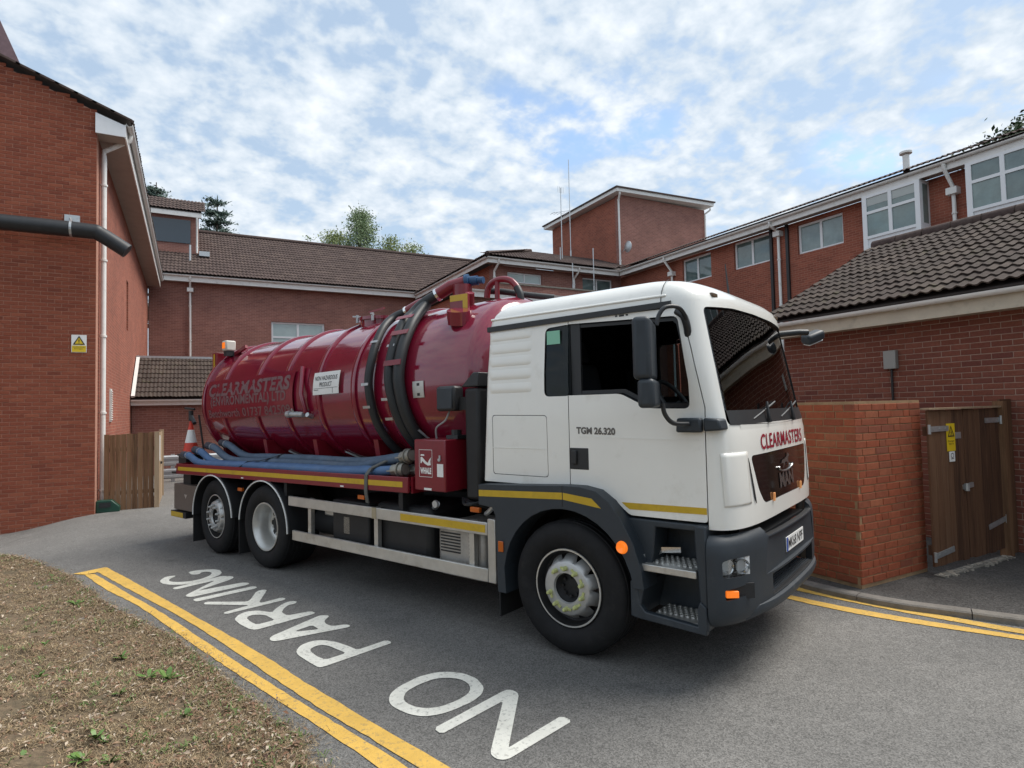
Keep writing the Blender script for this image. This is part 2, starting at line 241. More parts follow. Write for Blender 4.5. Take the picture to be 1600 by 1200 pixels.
# ------------------------------------------------------------------ mesh helpers
class MB:
    def __init__(s): s.v = []; s.f = []; s.mi = []
    def add(s, vs, fs, m=0):
        b = len(s.v); s.v += [tuple(v) for v in vs]; s.f += [tuple(i+b for i in f) for f in fs]; s.mi += [m]*len(fs); return s
    def box(s, x0, x1, y0, y1, z0, z1, m=0):
        return s.add([(x0,y0,z0),(x1,y0,z0),(x1,y1,z0),(x0,y1,z0),(x0,y0,z1),(x1,y0,z1),(x1,y1,z1),(x0,y1,z1)],
                     [(3,2,1,0),(4,5,6,7),(0,1,5,4),(1,2,6,5),(2,3,7,6),(3,0,4,7)], m)
    def obox(s, c, ax, ay, az, m=0):
        """oriented box: centre and three half-axis vectors"""
        c, ax, ay, az = map(Vector, (c, ax, ay, az))
        p = [c+a*ax+b*ay+d*az for d in (-1,1) for a, b in ((-1,-1),(1,-1),(1,1),(-1,1))]
        return s.add(p, [(3,2,1,0),(4,5,6,7),(0,1,5,4),(1,2,6,5),(2,3,7,6),(3,0,4,7)], m)
    def bar(s, p, q, w, h, up=(0,0,1), m=0):
        p, q = Vector(p), Vector(q); d = q-p; n = d.normalized(); u = Vector(up); sd_ = n.cross(u)
        if sd_.length < 1e-4: u = Vector((1,0,0)); sd_ = n.cross(u)
        sd_.normalize(); u = sd_.cross(n)
        return s.obox((p+q)/2, d/2, sd_*w/2, u*h/2, m)
    def tube(s, pts, r, n=10, cap=True, m=0):
        pts = [Vector(p) for p in pts]; k = len(pts); rr = r if isinstance(r, (list, tuple)) else [r]*k
        t0 = (pts[1]-pts[0]).normalized(); a = Vector((0,0,1)) if abs(t0.z) < .9 else Vector((1,0,0))
        nx = (a-t0*a.dot(t0)).normalized(); vs = []; fs = []
        for i, p in enumerate(pts):
            t = (pts[min(i+1,k-1)]-pts[max(i-1,0)]).normalized(); nx = (nx-t*nx.dot(t)).normalized(); ny = t.cross(nx)
            for j in range(n):
                an = 2*math.pi*j/n; vs.append(p+(nx*math.cos(an)+ny*math.sin(an))*rr[i])
        for i in range(k-1):
            for j in range(n): j2 = (j+1) % n; fs.append((i*n+j, i*n+j2, (i+1)*n+j2, (i+1)*n+j))
        if cap: fs.append(tuple(range(n-1,-1,-1))); fs.append(tuple((k-1)*n+j for j in range(n)))
        return s.add(vs, fs, m)
    def lathe(s, prof, c, axis='y', n=40, m=0, closed=False):
        """prof: (distance along axis, radius)"""
        vs = []; fs = []; k = len(prof)
        for a, r in prof:
            for j in range(n):
                an = 2*math.pi*j/n; x, y = r*math.cos(an), r*math.sin(an)
                q = (x, a, y) if axis == 'y' else ((a, x, y) if axis == 'x' else (x, y, a)); vs.append((q[0]+c[0], q[1]+c[1], q[2]+c[2]))
        for i in range(k if closed else k-1):
            i2 = (i+1) % k
            for j in range(n): j2 = (j+1) % n; fs.append((i*n+j, i*n+j2, i2*n+j2, i2*n+j))
        return s.add(vs, fs, m)
    def prism(s, poly, t0, t1, fn, m=0):
        """poly 2-D, fn(a,b,t)->3-D point"""
        n = len(poly); vs = [fn(a,b,t0) for a, b in poly]+[fn(a,b,t1) for a, b in poly]
        return s.add(vs, [tuple(range(n-1,-1,-1)), tuple(range(n,2*n))]+[(i, (i+1) % n, n+(i+1) % n, n+i) for i in range(n)], m)
    def stack(s, rings, m=0):
        n = len(rings[0]); vs = [p for r in rings for p in r]; fs = [tuple(range(n-1,-1,-1)), tuple((len(rings)-1)*n+j for j in range(n))]
        for i in range(len(rings)-1):
            for j in range(n): j2 = (j+1) % n; fs.append((i*n+j, i*n+j2, (i+1)*n+j2, (i+1)*n+j))
        return s.add(vs, fs, m)
    def mesh(s, name, fix=True, flipy=False):
        me = bpy.data.meshes.new(name)
        vs = [(x,-y,z) for x, y, z in s.v] if flipy else s.v
        me.from_pydata(vs, [], s.f); me.polygons.foreach_set('material_index', s.mi)
        if fix:
            bm = bmesh.new(); bm.from_mesh(me); bmesh.ops.recalc_face_normals(bm, faces=bm.faces); bm.to_mesh(me); bm.free()
        me.update(); return me
def smooth(me, ang=35):
    me.polygons.foreach_set('use_smooth', [True]*len(me.polygons))
    try: me.set_sharp_from_angle(angle=math.radians(ang))
    except Exception: pass
def obj(name, g, m, parent=None, sm=None, bev=None, fix=True, flipy=False):
    me = g.mesh(name, fix, flipy) if isinstance(g, MB) else g
    for x in (m if isinstance(m, (list, tuple)) else [m]):
        me.materials.append(M[x] if isinstance(x, str) else x)
    if sm: smooth(me, sm)
    o = bpy.data.objects.new(name, me); COL.objects.link(o)
    if parent: par(o, parent)
    if bev:
        b = o.modifiers.new('bevel', 'BEVEL'); b.width = bev; b.segments = 2; b.limit_method = 'ANGLE'; b.angle_limit = math.radians(40); b.harden_normals = False
        if not sm: smooth(me, 30)
    return o
def world_loc(p):
    m = p.matrix_basis.copy()
    return world_loc(p.parent) @ p.matrix_parent_inverse @ m if p.parent else m
def par(o, p):
    o.parent = p; o.matrix_parent_inverse = world_loc(p).inverted()
def empty(name, loc, rz=0, parent=None):
    o = bpy.data.objects.new(name, None); COL.objects.link(o); o.location = loc; o.rotation_euler = (0,0,rz); o.empty_display_size = .3
    return o
def tag(o, label=None, cat=None, group=None, kind=None):
    if label: o['label'] = label
    if cat: o['category'] = cat
    if group: o['group'] = group
    if kind: o['kind'] = kind
    return o
def thing(name, loc, label, cat, group=None, rz=0):
    return tag(empty(name, loc, rz), label, cat, group)
def boolean(a, b, op):
    """evaluate a boolean of two mesh objects into a's mesh"""
    m = a.modifiers.new('b', 'BOOLEAN'); m.operation = op; m.solver = 'EXACT'; m.object = b
    try: m.material_mode = 'TRANSFER'
    except Exception: pass
    dg = bpy.context.evaluated_depsgraph_get(); me = bpy.data.meshes.new_from_object(a.evaluated_get(dg)); a.modifiers.clear(); a.data = me
def drop(*os):
    for o in os: bpy.data.objects.remove(o)
def text_geo(body, size, bold=0., sx=1., space=1.):
    cu = bpy.data.curves.new('lettering', 'FONT'); cu.body = body; cu.size = size; cu.align_x = 'CENTER'; cu.align_y = 'CENTER'; cu.offset = bold; cu.resolution_u = 4; cu.space_character = space
    o = bpy.data.objects.new('lettering', cu); COL.objects.link(o); bpy.context.view_layer.update()
    me = bpy.data.meshes.new_from_object(o.evaluated_get(bpy.context.evaluated_depsgraph_get()))
    vs = [(v.co.x*sx, v.co.y) for v in me.vertices]; fs = [tuple(p.vertices) for p in me.polygons]
    bpy.data.objects.remove(o); bpy.data.curves.remove(cu); bpy.data.meshes.remove(me)
    return vs, fs
def text_mb(body, size, fn, bold=0., sx=1., width=None, mb=None, space=1.):
    vs, fs = text_geo(body, size, bold, sx, space)
    if width:
        w = max(v[0] for v in vs)-min(v[0] for v in vs); vs = [(x*width/w, y) for x, y in vs]
    ys = [y for _, y in vs]; cy = (max(ys)+min(ys))/2
    xs = [x for x, _ in vs]; cx = (max(xs)+min(xs))/2
    mb = mb or MB(); mb.add([fn(x-cx, y-cy) for x, y in vs], fs); return mb
def lerp(a, b, t): return a+(b-a)*t
def catmull(pts, n=8):
    pts = [Vector(p) for p in pts]; out = []
    for i in range(len(pts)-1):
        p0, p1, p2, p3 = pts[max(i-1,0)], pts[i], pts[i+1], pts[min(i+2,len(pts)-1)]
        for k in range(n):
            t = k/n; out.append(.5*((2*p1)+(p2-p0)*t+(2*p0-5*p1+4*p2-p3)*t*t+(3*p1-p0-3*p2+p3)*t**3))
    out.append(pts[-1]); return out
# ------------------------------------------------------------------ ground
def sstep(t): t = max(0., min(1., t)); return t*t*(3-2*t)
def gz(x, y): return -.24*sstep((-1.55-x)/1.7)*sstep((y-10.4)/2.6)
def build_ground():
    xs = [-150,-80,-40,-20,-12,-8,-6]+[-5+.25*i for i in range(17)]+[0,2,4,6,9,14,20,40,80,150]
    ys = [-150,-80,-40,-20,-8,0,4,8]+[9.5+.3*i for i in range(26)]+[18,22,30,40,60,100,180]
    g = MB(); n = len(xs)
    g.add([(x,y,gz(x,y)) for y in ys for x in xs], [(j*n+i, j*n+i+1, (j+1)*n+i+1, (j+1)*n+i) for j in range(len(ys)-1) for i in range(n-1)])
    return tag(obj('road', g, 'asphalt', sm=60), kind='structure')
road = build_ground()
from mathutils.geometry import tessellate_polygon
def sheet(name, loops, z, m, parent, label=None):
    vs = [Vector((x,y,z)) for l in loops for x, y in l]
    tri = tessellate_polygon([[Vector((x,y,0)) for x, y in l] for l in loops])
    g = MB(); g.add(vs, tri); me = g.mesh(name)
    if len(me.polygons) and sum(p.normal.z for p in me.polygons) < 0: me.flip_normals()
    o = obj(name, me, m, parent)
    if label: o['label'] = label
    return o
LET = {
'G':([(-0.159,8.347),(-0.259,8.346),(-0.308,8.213),(-0.308,8.121),(-0.272,8.009),(-0.19,7.912),(-0.062,7.844),(0.083,7.869),(0.217,7.959),(0.305,8.054),(0.341,8.163),(0.324,8.31),(0.265,8.401),(0.16,8.452),(0.054,8.468),(-0.024,8.434),(0.014,8.275),(0.096,8.239),(0.123,8.338),(0.201,8.313),(0.235,8.223),(0.204,8.103),(0.118,8.0),(0.002,7.959),(-0.112,7.987),(-0.194,8.063),(-0.225,8.144),(-0.206,8.225),(-0.153,8.302)],None),
'N':([(-0.179,7.762),(0.329,8.006),(0.445,7.915),(0.453,7.838),(0.412,7.771),(0.071,7.485),(0.525,7.563),(0.595,7.502),(0.576,7.427),(0.017,7.265),(-0.036,7.31),(-0.044,7.379),(0.255,7.834),(-0.146,7.671)],None),
'I':([(0.024,7.173),(0.615,7.338),(0.656,7.283),(0.638,7.225),(0.067,7.06),(0.038,7.09)],None),
'K':([(0.116,6.922),(0.139,7.002),(0.514,6.771),(0.549,6.828),(0.625,7.084),(0.67,7.136),(0.737,7.107),(0.714,7.008),(0.62,6.692),(0.639,6.65),(0.84,6.723),(0.876,6.663),(0.85,6.619),(0.3,6.464),(0.278,6.53),(0.526,6.635)],None),
'R':([(0.364,6.255),(0.407,6.381),(0.481,6.44),(0.58,6.416),(0.696,6.279),(0.745,6.384),(0.827,6.503),(0.894,6.548),(0.963,6.505),(0.931,6.425),(0.87,6.429),(0.813,6.341),(0.777,6.228),(0.811,6.102),(1.024,6.11),(1.059,6.04),(1.037,6.012),(0.515,5.853),(0.467,5.905),(0.401,6.086)],[(0.466,6.241),(0.499,6.297),(0.568,6.29),(0.633,6.224),(0.693,6.034),(0.534,5.993),(0.49,6.112)]),
'A':([(0.592,5.556),(0.615,5.616),(1.017,5.897),(1.09,5.942),(1.164,5.881),(1.127,5.828),(1.084,5.756),(1.087,5.659),(1.127,5.578),(1.231,5.569),(1.27,5.521),(1.248,5.475),(0.643,5.475),(0.608,5.496)],[(0.815,5.636),(0.97,5.708),(0.999,5.598),(1.0,5.566),(0.831,5.612)]),
'P':([(0.753,5.174),(0.806,5.275),(0.896,5.319),(0.988,5.29),(1.073,5.189),(1.14,5.05),(1.188,4.925),(1.449,5.006),(1.478,4.92),(0.884,4.739),(0.85,4.749),(0.797,4.915),(0.751,5.083)],[(0.849,5.115),(0.877,5.173),(0.945,5.197),(0.999,5.144),(1.095,4.909),(0.925,4.864),(0.878,4.97)]),
'O':([(1.163,3.983),(1.199,4.061),(1.282,4.131),(1.45,4.204),(1.585,4.206),(1.677,4.16),(1.754,4.08),(1.798,3.961),(1.785,3.812),(1.729,3.728),(1.637,3.67),(1.483,3.63),(1.385,3.624),(1.289,3.651),(1.221,3.722),(1.174,3.827),(1.152,3.907)],[(1.25,3.945),(1.3,4.03),(1.408,4.086),(1.536,4.113),(1.619,4.085),(1.688,4.021),(1.716,3.931),(1.699,3.843),(1.647,3.777),(1.552,3.735),(1.432,3.713),(1.355,3.732),(1.29,3.784),(1.249,3.876)]),
'N ':([(1.292,3.488),(1.309,3.403),(1.809,3.573),(1.477,3.089),(1.469,3.046),(1.487,2.996),(1.533,2.979),(1.578,2.991),(2.059,3.132),(2.032,3.218),(1.591,3.078),(1.59,3.083),(1.942,3.599),(1.941,3.658),(1.913,3.696),(1.872,3.694)],None)}
def soft_loop(l, k=3):
    """round a traced outline a little"""
    out = []
    n = len(l)
    for i in range(n):
        a, b, c = Vector(l[i-1]), Vector(l[i]), Vector(l[(i+1) % n])
        d1 = min(.022, (a-b).length*.3); d2 = min(.022, (c-b).length*.3)
        out += [tuple(b+(a-b).normalized()*d1), tuple(b+(c-b).normalized()*d2)]
    return out
for k, (o_, h_) in LET.items():
    w = 'NO' if k in ('N ','O') else 'PARKING'
    sheet('painted_letter', [soft_loop(o_)]+([soft_loop(h_)] if h_ else []), .005, 'linewhite', road, f'white painted letter {k.strip()} of the word {w} on the road')
def strip(name, a, b, z, m, label):
    """ribbon between two edge polylines with slightly ragged edges"""
    def dense(l):
        pts = catmull([(x,y,0) for x, y in l], 14); return [(p.x+random.uniform(-.004,.004), p.y+random.uniform(-.004,.004)) for p in pts]
    A, B = dense(a), dense(b); n = min(len(A), len(B)); g = MB()
    ra = [A[int(i*(len(A)-1)/(n-1))] for i in range(n)]; rb = [B[int(i*(len(B)-1)/(n-1))] for i in range(n)]
    g.add([(x,y,z) for x, y in ra]+[(x,y,z) for x, y in rb], [(i,i+1,n+i+1,n+i) for i in range(n-1)])
    me = g.mesh(name)
    if sum(p.normal.z for p in me.polygons) < 0: me.flip_normals()
    o = obj(name, me, m, road); o['label'] = label; return o
strip('painted_line', [(-0.939,9.299),(-0.504,8.099),(0.081,6.444),(0.493,5.277),(0.787,4.343),(1.229,3.073),(1.78,1.45),(2.6,-1)],
      [(-1.023,9.109),(-0.64,8.08),(-0.05,6.53),(0.35,5.32),(0.70,4.22),(1.077,3.163),(1.63,1.40),(2.45,-1.05)], .005, 'lineyellow', 'yellow line nearer the truck of the double pair by the bank')
strip('painted_line', [(-1.03,8.99),(-0.63,7.90),(-0.205,6.74),(0.30,5.24),(0.665,4.20),(1.030,3.185),(1.585,1.38),(2.41,-1.06)],
      [(-1.149,9.052),(-0.82,8.1),(-0.446,7.176),(0.071,5.63),(0.429,4.6),(0.887,3.275),(1.40,1.30),(2.22,-1.1)], .005, 'lineyellow', 'yellow line nearer the bank of the double pair')
sheet('painted_line', [[(-1.275,9.14),(-0.945,9.31),(-0.972,9.20),(-1.03,9.05),(-1.14,9.02)]], .0075, 'lineyellow', road, 'short yellow end bar closing the double lines')
strip('painted_line', [(5.50,6.5),(5.53,5.2),(5.55,4.3),(5.62,3.836),(5.76,3.294),(5.91,2.83),(6.065,2.426),(6.45,1.75),(7.3,.85)],
      [(5.38,6.5),(5.405,5.2),(5.42,4.3),(5.50,3.79),(5.65,3.226),(5.80,2.775),(5.951,2.382),(6.35,1.68),(7.22,.76)], .005, 'lineyellow', 'yellow line nearer the kerb by the brick pier')
strip('painted_line', [(5.20,6.5),(5.215,5.2),(5.22,4.3),(5.34,3.65),(5.52,3.152),(5.71,2.738),(5.90,2.35),(6.28,1.6),(7.15,.68)],
      [(5.08,6.5),(5.09,5.2),(5.10,4.3),(5.22,3.58),(5.40,3.09),(5.60,2.69),(5.795,2.322),(6.18,1.53),(7.07,.6)], .005, 'lineyellow', 'outer yellow line of the pair along the kerb')
# pavement with kerb stones on the right
KZ = .06
kp = catmull([(5.56,9.5,0),(5.55,6.5,0),(5.545,5.2,0),(5.543,4.3,0),(5.573,3.775,0),(5.713,3.245,0),(5.942,2.832,0),(6.151,2.456,0),(6.55,1.85,0),(7.4,.95,0),(9.2,-.5,0),(14,-4,0)], 10)
pavement = sheet('pavement', [[(p.x+.10,p.y) for p in kp]+[(30,-4),(30,9.5)]], KZ-.004, 'pave', None); tag(pavement, kind='structure')
def kerbs():
    acc = 0; seg = []
    for i in range(len(kp)-1):
        seg.append(kp[i]); acc += (kp[i+1]-kp[i]).length
        if acc > .88 or i == len(kp)-2:
            seg.append(kp[i+1]); a = seg; k = len(a); vs = []; fs = []
            for j, p in enumerate(a):
                t = (a[min(j+1,k-1)]-a[max(j-1,0)]).normalized(); n = Vector((-t.y,t.x,0))
                q = p
                if j == 0: q = p+t*.004
                if j == k-1: q = p-t*.004
                for off, z in ((0,-.05),(0.002,KZ-.012),(.014,KZ),(.125,KZ+.001),(.125,-.05)): vs.append(q+n*off+Vector((0,0,z+random.uniform(-.001,.001))))
            for j in range(k-1):
                for c in range(5): fs.append((j*5+c, j*5+(c+1) % 5, (j+1)*5+(c+1) % 5, (j+1)*5+c))
            fs += [(0,1,2,3,4), tuple((k-1)*5+c for c in (4,3,2,1,0))]
            g = MB(); g.add(vs, fs); obj('kerb_stone', g, 'kerb', pavement); seg = []; acc = 0
M['kerb'] = mat('kerb_concrete', (.22,.20,.175), .9, var=.25, vscale=9, bump=.4, bscale=90, rand=[(.20,.18,.16),(.26,.235,.2),(.17,.16,.14)], randmode='obj', dirt=((.09,.085,.06),5.,.55,.6))
kerbs()
# verge bank
edge = [(-9,15.5),(-6,13.6),(-3.4,12.05),(-2.374,10.997),(-2.096,10.718),(-1.772,10.143),(-1.303,9.152),(-0.859,7.895),(-0.42,6.757),(-0.077,5.919),(0.136,5.318),(0.311,4.741),(0.454,4.233),(0.573,3.807),(0.63,3.495),(.98,2.3),(1.35,1.0),(1.9,-1),(2.6,-4)]
EP = catmull([(x,y,0) for x, y in edge], 16)
EP = [p+Vector((1,.35,0))*(-.03+.045*noise.noise((p.x*2.3,p.y*2.3,5))+.03*noise.noise((p.x*9,p.y*9,2))) for p in EP]
ENORM = Vector((-.94,-.34,0))
def bank_h(d, x, y):
    return .012+.30*sstep(d/3.2)+.05*sstep(d/.5)*(noise.noise((x*1.7,y*1.7,3))+.8*noise.noise((x*5,y*5,9))+.35*noise.noise((x*13,y*13,4)))+gz(x,y)*.9
def bank_pt(i, d, jit=0):
    p = EP[i]+ENORM*d; j = (noise.noise((p.x*3,p.y*3,1))*.05 if d < .02 else 0)
    return Vector((p.x+j, p.y+j*.3, bank_h(d,p.x,p.y) if d > 0 else gz(p.x,p.y)-.03))
ds = [0,.02,.06,.12,.2,.3,.45,.6,.8,1.0,1.3,1.6,2,2.5,3.2,4.5,7,12,25]
def bank():
    g = MB(); n = len(ds); g.add([bank_pt(i,d) for i in range(len(EP)) for d in ds], [(i*n+j, i*n+j+1, (i+1)*n+j+1, (i+1)*n+j) for i in range(len(EP)-1) for j in range(n-1)])
    me = g.mesh('bank')
    if sum(p.normal.z for p in me.polygons) < 0: me.flip_normals()
    return tag(obj('grass_bank', me, 'soil', sm=70), kind='structure')
M['soil'] = mat('dry_soil_and_thatch', (.135,.098,.06), .95, var=.55, vscale=22, bump=1., bscale=70, dirt=((.06,.055,.03),4.,.5,.6))
verge = bank()
# ------------------------------------------------------------------ brick and tile builders
def brick_mesh():
    l, h, pr, b = .1075, .0325, .007, .0035
    g = MB(); g.add([(-l,-.01,-h),(l,-.01,-h),(l,-.01,h),(-l,-.01,h),(-l,pr-b,-h),(l,pr-b,-h),(l,pr-b,h),(-l,pr-b,h),(-l+b,pr,-h+b),(l-b,pr,-h+b),(l-b,pr,h-b),(-l+b,pr,h-b)],
        [(0,1,5,4),(1,2,6,5),(2,3,7,6),(3,0,4,7),(4,5,9,8),(5,6,10,9),(6,7,11,10),(7,4,8,11),(8,9,10,11)]); return g
BM = brick_mesh(); BRICKME = BM.mesh('brick')
BRICKP = BM.mesh('brick')
def brick_wall(parent, p0, along, nrm, length, z0, z1, clip=None, mats=('brick_o','brick_i'), limit=300, me=None, seed=1, avoid=(), irregular=0):
    rnd = random.Random(seed); al, nr = Vector(along), Vector(nrm); items = []
    r = 0; z = z0
    while z < z1-.02:
        s = -(.1125 if r % 2 else 0.)+(rnd.uniform(-.05,.05) if irregular else 0)
        while s < length:
            bl = .225
            if irregular and rnd.random() < .14: bl = .1125
            a, b = max(s,0)+.005, min(s+bl,length)-.005; s += bl
            if b-a < .03: continue
            c = (a+b)/2
            if clip and not clip(c, z+.0375): continue
            if any(u0-.001 < b and a < u1+.001 and v0 < z+.07 and z < v1 for u0,u1,v0,v1 in avoid): continue
            items.append((Vector(p0)+al*c+Vector((0,0,z+.0375-p0[2])), (b-a)/.215))
        z += .075; r += 1
    vis = sorted([i for i, (p, _) in enumerate(items) if in_frame(p)], key=lambda i: proj(items[i][0])[2])
    single = set(vis[:limit]); mass = MB()
    up = Vector((0,0,1)); me = me or BRICKME
    if not me.materials: me.materials.append(M[mats[0]])
    for i, (p, sx) in enumerate(items):
        jit = nr*rnd.uniform(-.0016,.0016)+up*rnd.uniform(-.0012,.0012); tw = rnd.uniform(-.006,.006)
        ax = (al+up*tw).normalized(); uz = nr.cross(ax)*(-1 if nr.cross(ax).z < 0 else 1)
        if i in single:
            o = bpy.data.objects.new('brick', me); COL.objects.link(o)
            o.matrix_basis = Matrix(((ax.x*sx,nr.x,uz.x,p.x+jit.x),(ax.y*sx,nr.y,uz.y,p.y+jit.y),(ax.z*sx,nr.z,uz.z,p.z+jit.z),(0,0,0,1))); par(o, parent)
        else:
            mass.add([p+jit+ax*(x*sx)+nr*y+uz*zz for x, y, zz in BM.v], BM.f)
    if mass.v: tag(obj('bricks', mass, mats[1], parent, fix=False), kind='stuff')
def tile_mesh(W, gauge):
    """double roll tile: two raised rolls across the width, thick lower edge"""
    n = 12; Lg = gauge+.05; t = .02; g = MB(); vs = []
    for i in range(n+1):
        x = W*(i/n-.5)*1.03; z = .105*W*(.5-.5*math.cos(4*math.pi*i/n))**1.4-.006
        vs += [(x,Lg,z-.004),(x,0,z+.026),(x,.003,z+.026-t)]
    fs = []
    for i in range(n): a = i*3; b = a+3; fs += [(a,a+1,b+1,b),(a+1,a+2,b+2,b+1)]
    g.add(vs, fs); return g
def tile_roof(parent, p0, along, up, W, gauge, ncol, nrow, clip=None, limit=0, seed=3, pname='roof_tile'):
    rnd = random.Random(seed); al, u = Vector(along).normalized(), Vector(up).normalized(); nr = al.cross(u)
    if nr.z < 0: nr = -nr
    T = tile_mesh(W, gauge); items = []
    for r in range(nrow):
        for c in range(ncol):
            if clip and not clip((c+.5)*W, r*gauge): continue
            items.append(Vector(p0)+al*((c+.5)*W)+u*(r*gauge))
    vis = sorted([i for i, p in enumerate(items) if in_frame(p)], key=lambda i: proj(items[i])[2]) if limit else []
    single = set(vis[:limit]); mass = MB(); me = None
    for i, p in enumerate(items):
        p = p+nr*rnd.uniform(-.003,.005)+u*rnd.uniform(-.008,.008); a2 = (al+nr*rnd.uniform(-.015,.015)+u*rnd.uniform(-.012,.012)).normalized(); n2 = a2.cross(u).normalized()
        if n2.z < 0: n2 = -n2
        if i in single:
            if me is None: me = T.mesh('roof_tile', fix=False); me.materials.append(M['tile_o']); smooth(me, 50)
            o = bpy.data.objects.new(pname, me); COL.objects.link(o)
            o.matrix_basis = Matrix(((a2.x,u.x,n2.x,p.x),(a2.y,u.y,n2.y,p.y),(a2.z,u.z,n2.z,p.z),(0,0,0,1))); par(o, parent)
        else: mass.add([p+a2*x+u*y+n2*z for x, y, z in T.v], T.f)
    if mass.v: tag(obj('roof_tiles', mass, 'tile_i', parent, sm=50, fix=False), kind='stuff')
def wall_grid(name, axis, c, out, a0, a1, z0, z1, ops, m, parent, th=.3):
    """wall sheet with both faces and openings; axis 'x' or 'y' is the run direction, c the plane, out the outward sign"""
    A = sorted({a0,a1}|{v for o in ops for v in o[:2]}); Z = sorted({z0,z1}|{v for o in ops for v in o[2:4]}); g = MB()
    P = (lambda a,t,z: (a,c-out*t,z)) if axis == 'x' else (lambda a,t,z: (c-out*t,a,z))
    hole = lambda a, z: any(o[0]-1e-6 < a < o[1]+1e-6 and o[2]-1e-6 < z < o[3]+1e-6 for o in ops)
    for i in range(len(A)-1):
        for j in range(len(Z)-1):
            if hole((A[i]+A[i+1])/2, (Z[j]+Z[j+1])/2): continue
            for t in (0, th): g.add([P(A[i],t,Z[j]),P(A[i+1],t,Z[j]),P(A[i+1],t,Z[j+1]),P(A[i],t,Z[j+1])], [(0,1,2,3)])
    for b0, b1, w0, w1 in list(ops)+[(a0,a1,z0,z1)]:
        q = [(b0,w0),(b1,w0),(b1,w1),(b0,w1)]
        for k in range(4):
            (s,zz),(s2,z2) = q[k], q[(k+1) % 4]; g.add([P(s,0,zz),P(s2,0,z2),P(s2,th,z2),P(s,th,zz)], [(0,1,2,3)])
    return obj(name, g, m, parent, fix=False)
def window(parent, axis, c, out, a0, a1, z0, z1, mull=(), trans=(), fw=.06, dep=.07, rec=.09, panes='pane', blind=False):
    """framed window set back in its opening: part 'window' with panes as sub-parts"""
    P = (lambda a,t,z: (a,c-out*t,z)) if axis == 'x' else (lambda a,t,z: (c-out*t,a,z))
    def bx(g, b0, b1, t0, t1, w0, w1):
        p, q = P(b0,t0,w0), P(b1,t1,w1); g.box(min(p[0],q[0]),max(p[0],q[0]),min(p[1],q[1]),max(p[1],q[1]),min(p[2],q[2]),max(p[2],q[2]))
    g = MB(); bx(g,a0,a1,rec,rec+dep,z0,z0+fw); bx(g,a0,a1,rec,rec+dep,z1-fw,z1); bx(g,a0,a0+fw,rec,rec+dep,z0+fw,z1-fw); bx(g,a1-fw,a1,rec,rec+dep,z0+fw,z1-fw)
    for mu in mull: bx(g,mu-fw*.6,mu+fw*.6,rec+.002,rec+dep-.002,z0+fw,z1-fw)
    xs = [a0+fw]+[v for mu in mull for v in (mu-fw*.6,mu+fw*.6)]+[a1-fw]; zs = [z0+fw]+[v for t in trans for v in (t-fw*.5,t+fw*.5)]+[z1-fw]
    for t in trans:
        for k in range(0,len(xs),2): bx(g,xs[k],xs[k+1],rec+.004,rec+dep-.004,t-fw*.5,t+fw*.5)
    w = obj('window', g, 'wframe', parent)
    for k in range(0,len(xs),2):
        for j in range(0,len(zs),2):
            q = MB(); bx(q,xs[k],xs[k+1],rec+.03,rec+.036,zs[j],zs[j+1]); obj('pane', q, panes, w)
            if blind and j == len(zs)-2:
                q = MB(); bx(q,xs[k]+.01,xs[k+1]-.01,rec+.026,rec+.0295,lerp(zs[j],zs[j+1],.45),zs[j+1]); obj('blind', q, 'blind', w)
    return w
def trough(parent, p, q, outv, name='gutter', r=.06, m='pvc'):
    p, q, o = Vector(p), Vector(q), Vector(outv); pr = [(r*math.cos(a), r*math.sin(a)) for a in [math.pi+math.pi*k/8 for k in range(9)]]+[(.85*r*math.cos(a), .85*r*math.sin(a)) for a in [2*math.pi-math.pi*k/8 for k in range(9)]]
    g = MB(); g.prism(pr, 0, 1, lambda a,b,t: p.lerp(q,t)+o*a+Vector((0,0,b)))
    ln = (q-p).length; d = (q-p)/ln
    for k in range(1, int(ln/2.4)+1):      # union clips
        c = p+d*(k*2.4); g.prism([(1.1*x,1.1*y) for x, y in pr[:9]], -.03, .03, lambda a,b,t,c=c: c+d*t+o*a+Vector((0,0,b)))
    return obj(name, g, m, parent, sm=50)
def downpipe(parent, pts, r=.045, hopper=None, name='downpipe'):
    g = MB(); g.tube(pts, r, 10)
    lo = Vector(pts[-1]); hi = Vector(pts[-2])
    k = 0
    while k*1.6 < (hi-lo).length: c = lo+(hi-lo).normalized()*(k*1.6+.3); g.tube([c-Vector((0,0,.02)), c+Vector((0,0,.02))], r*1.35, 10); k += 1
    if hopper: c = Vector(hopper); g.box(c.x-.13,c.x+.13,c.y-.13,c.y+.13,c.z-.09,c.z+.09)
    return obj(name, g, 'pvc', parent, sm=50)
# ------------------------------------------------------------------ gabled building on the left
A = thing('brick_building', (-1.68,14.58,0), 'gabled red brick building at the left edge with a black pipe across its wall', 'building')
g = MB(); ZT = lambda x: 8.14+.39*(-1.68-x)
g.prism([(-9,-.6),(-1.68,-.6),(-1.68,8.2),(-9,ZT(-9))], 14.58, 14.86, lambda a,b,t: (a,t,b)); wA = obj('wall', g, 'mortar', A)
brick_wall(wA, (-1.68,14.58,-.3), (-1,0,0), (0,-1,0), 5.5, -.3, 11, clip=lambda s,z: z < 8.24+.39*s, seed=2)
sideA = wall_grid('wall', 'y', -1.68, 1, 14.862, 31.36, -.4, 7.9, [(21.1,21.7,4.55,6.05)], 'by', A); window(A, 'y', -1.68, 1, 21.1, 21.7, 4.55, 6.05, rec=.1)
g = MB(); g.box(-1.68,-1.655,16.9,17.25,1.82,2.6)
for k in range(14): g.obox((-1.645,17.075,1.87+k*.052), (.012,0,-.012), (0,.15,0), (.004,0,.004))
obj('vent', g, 'pvc', A)
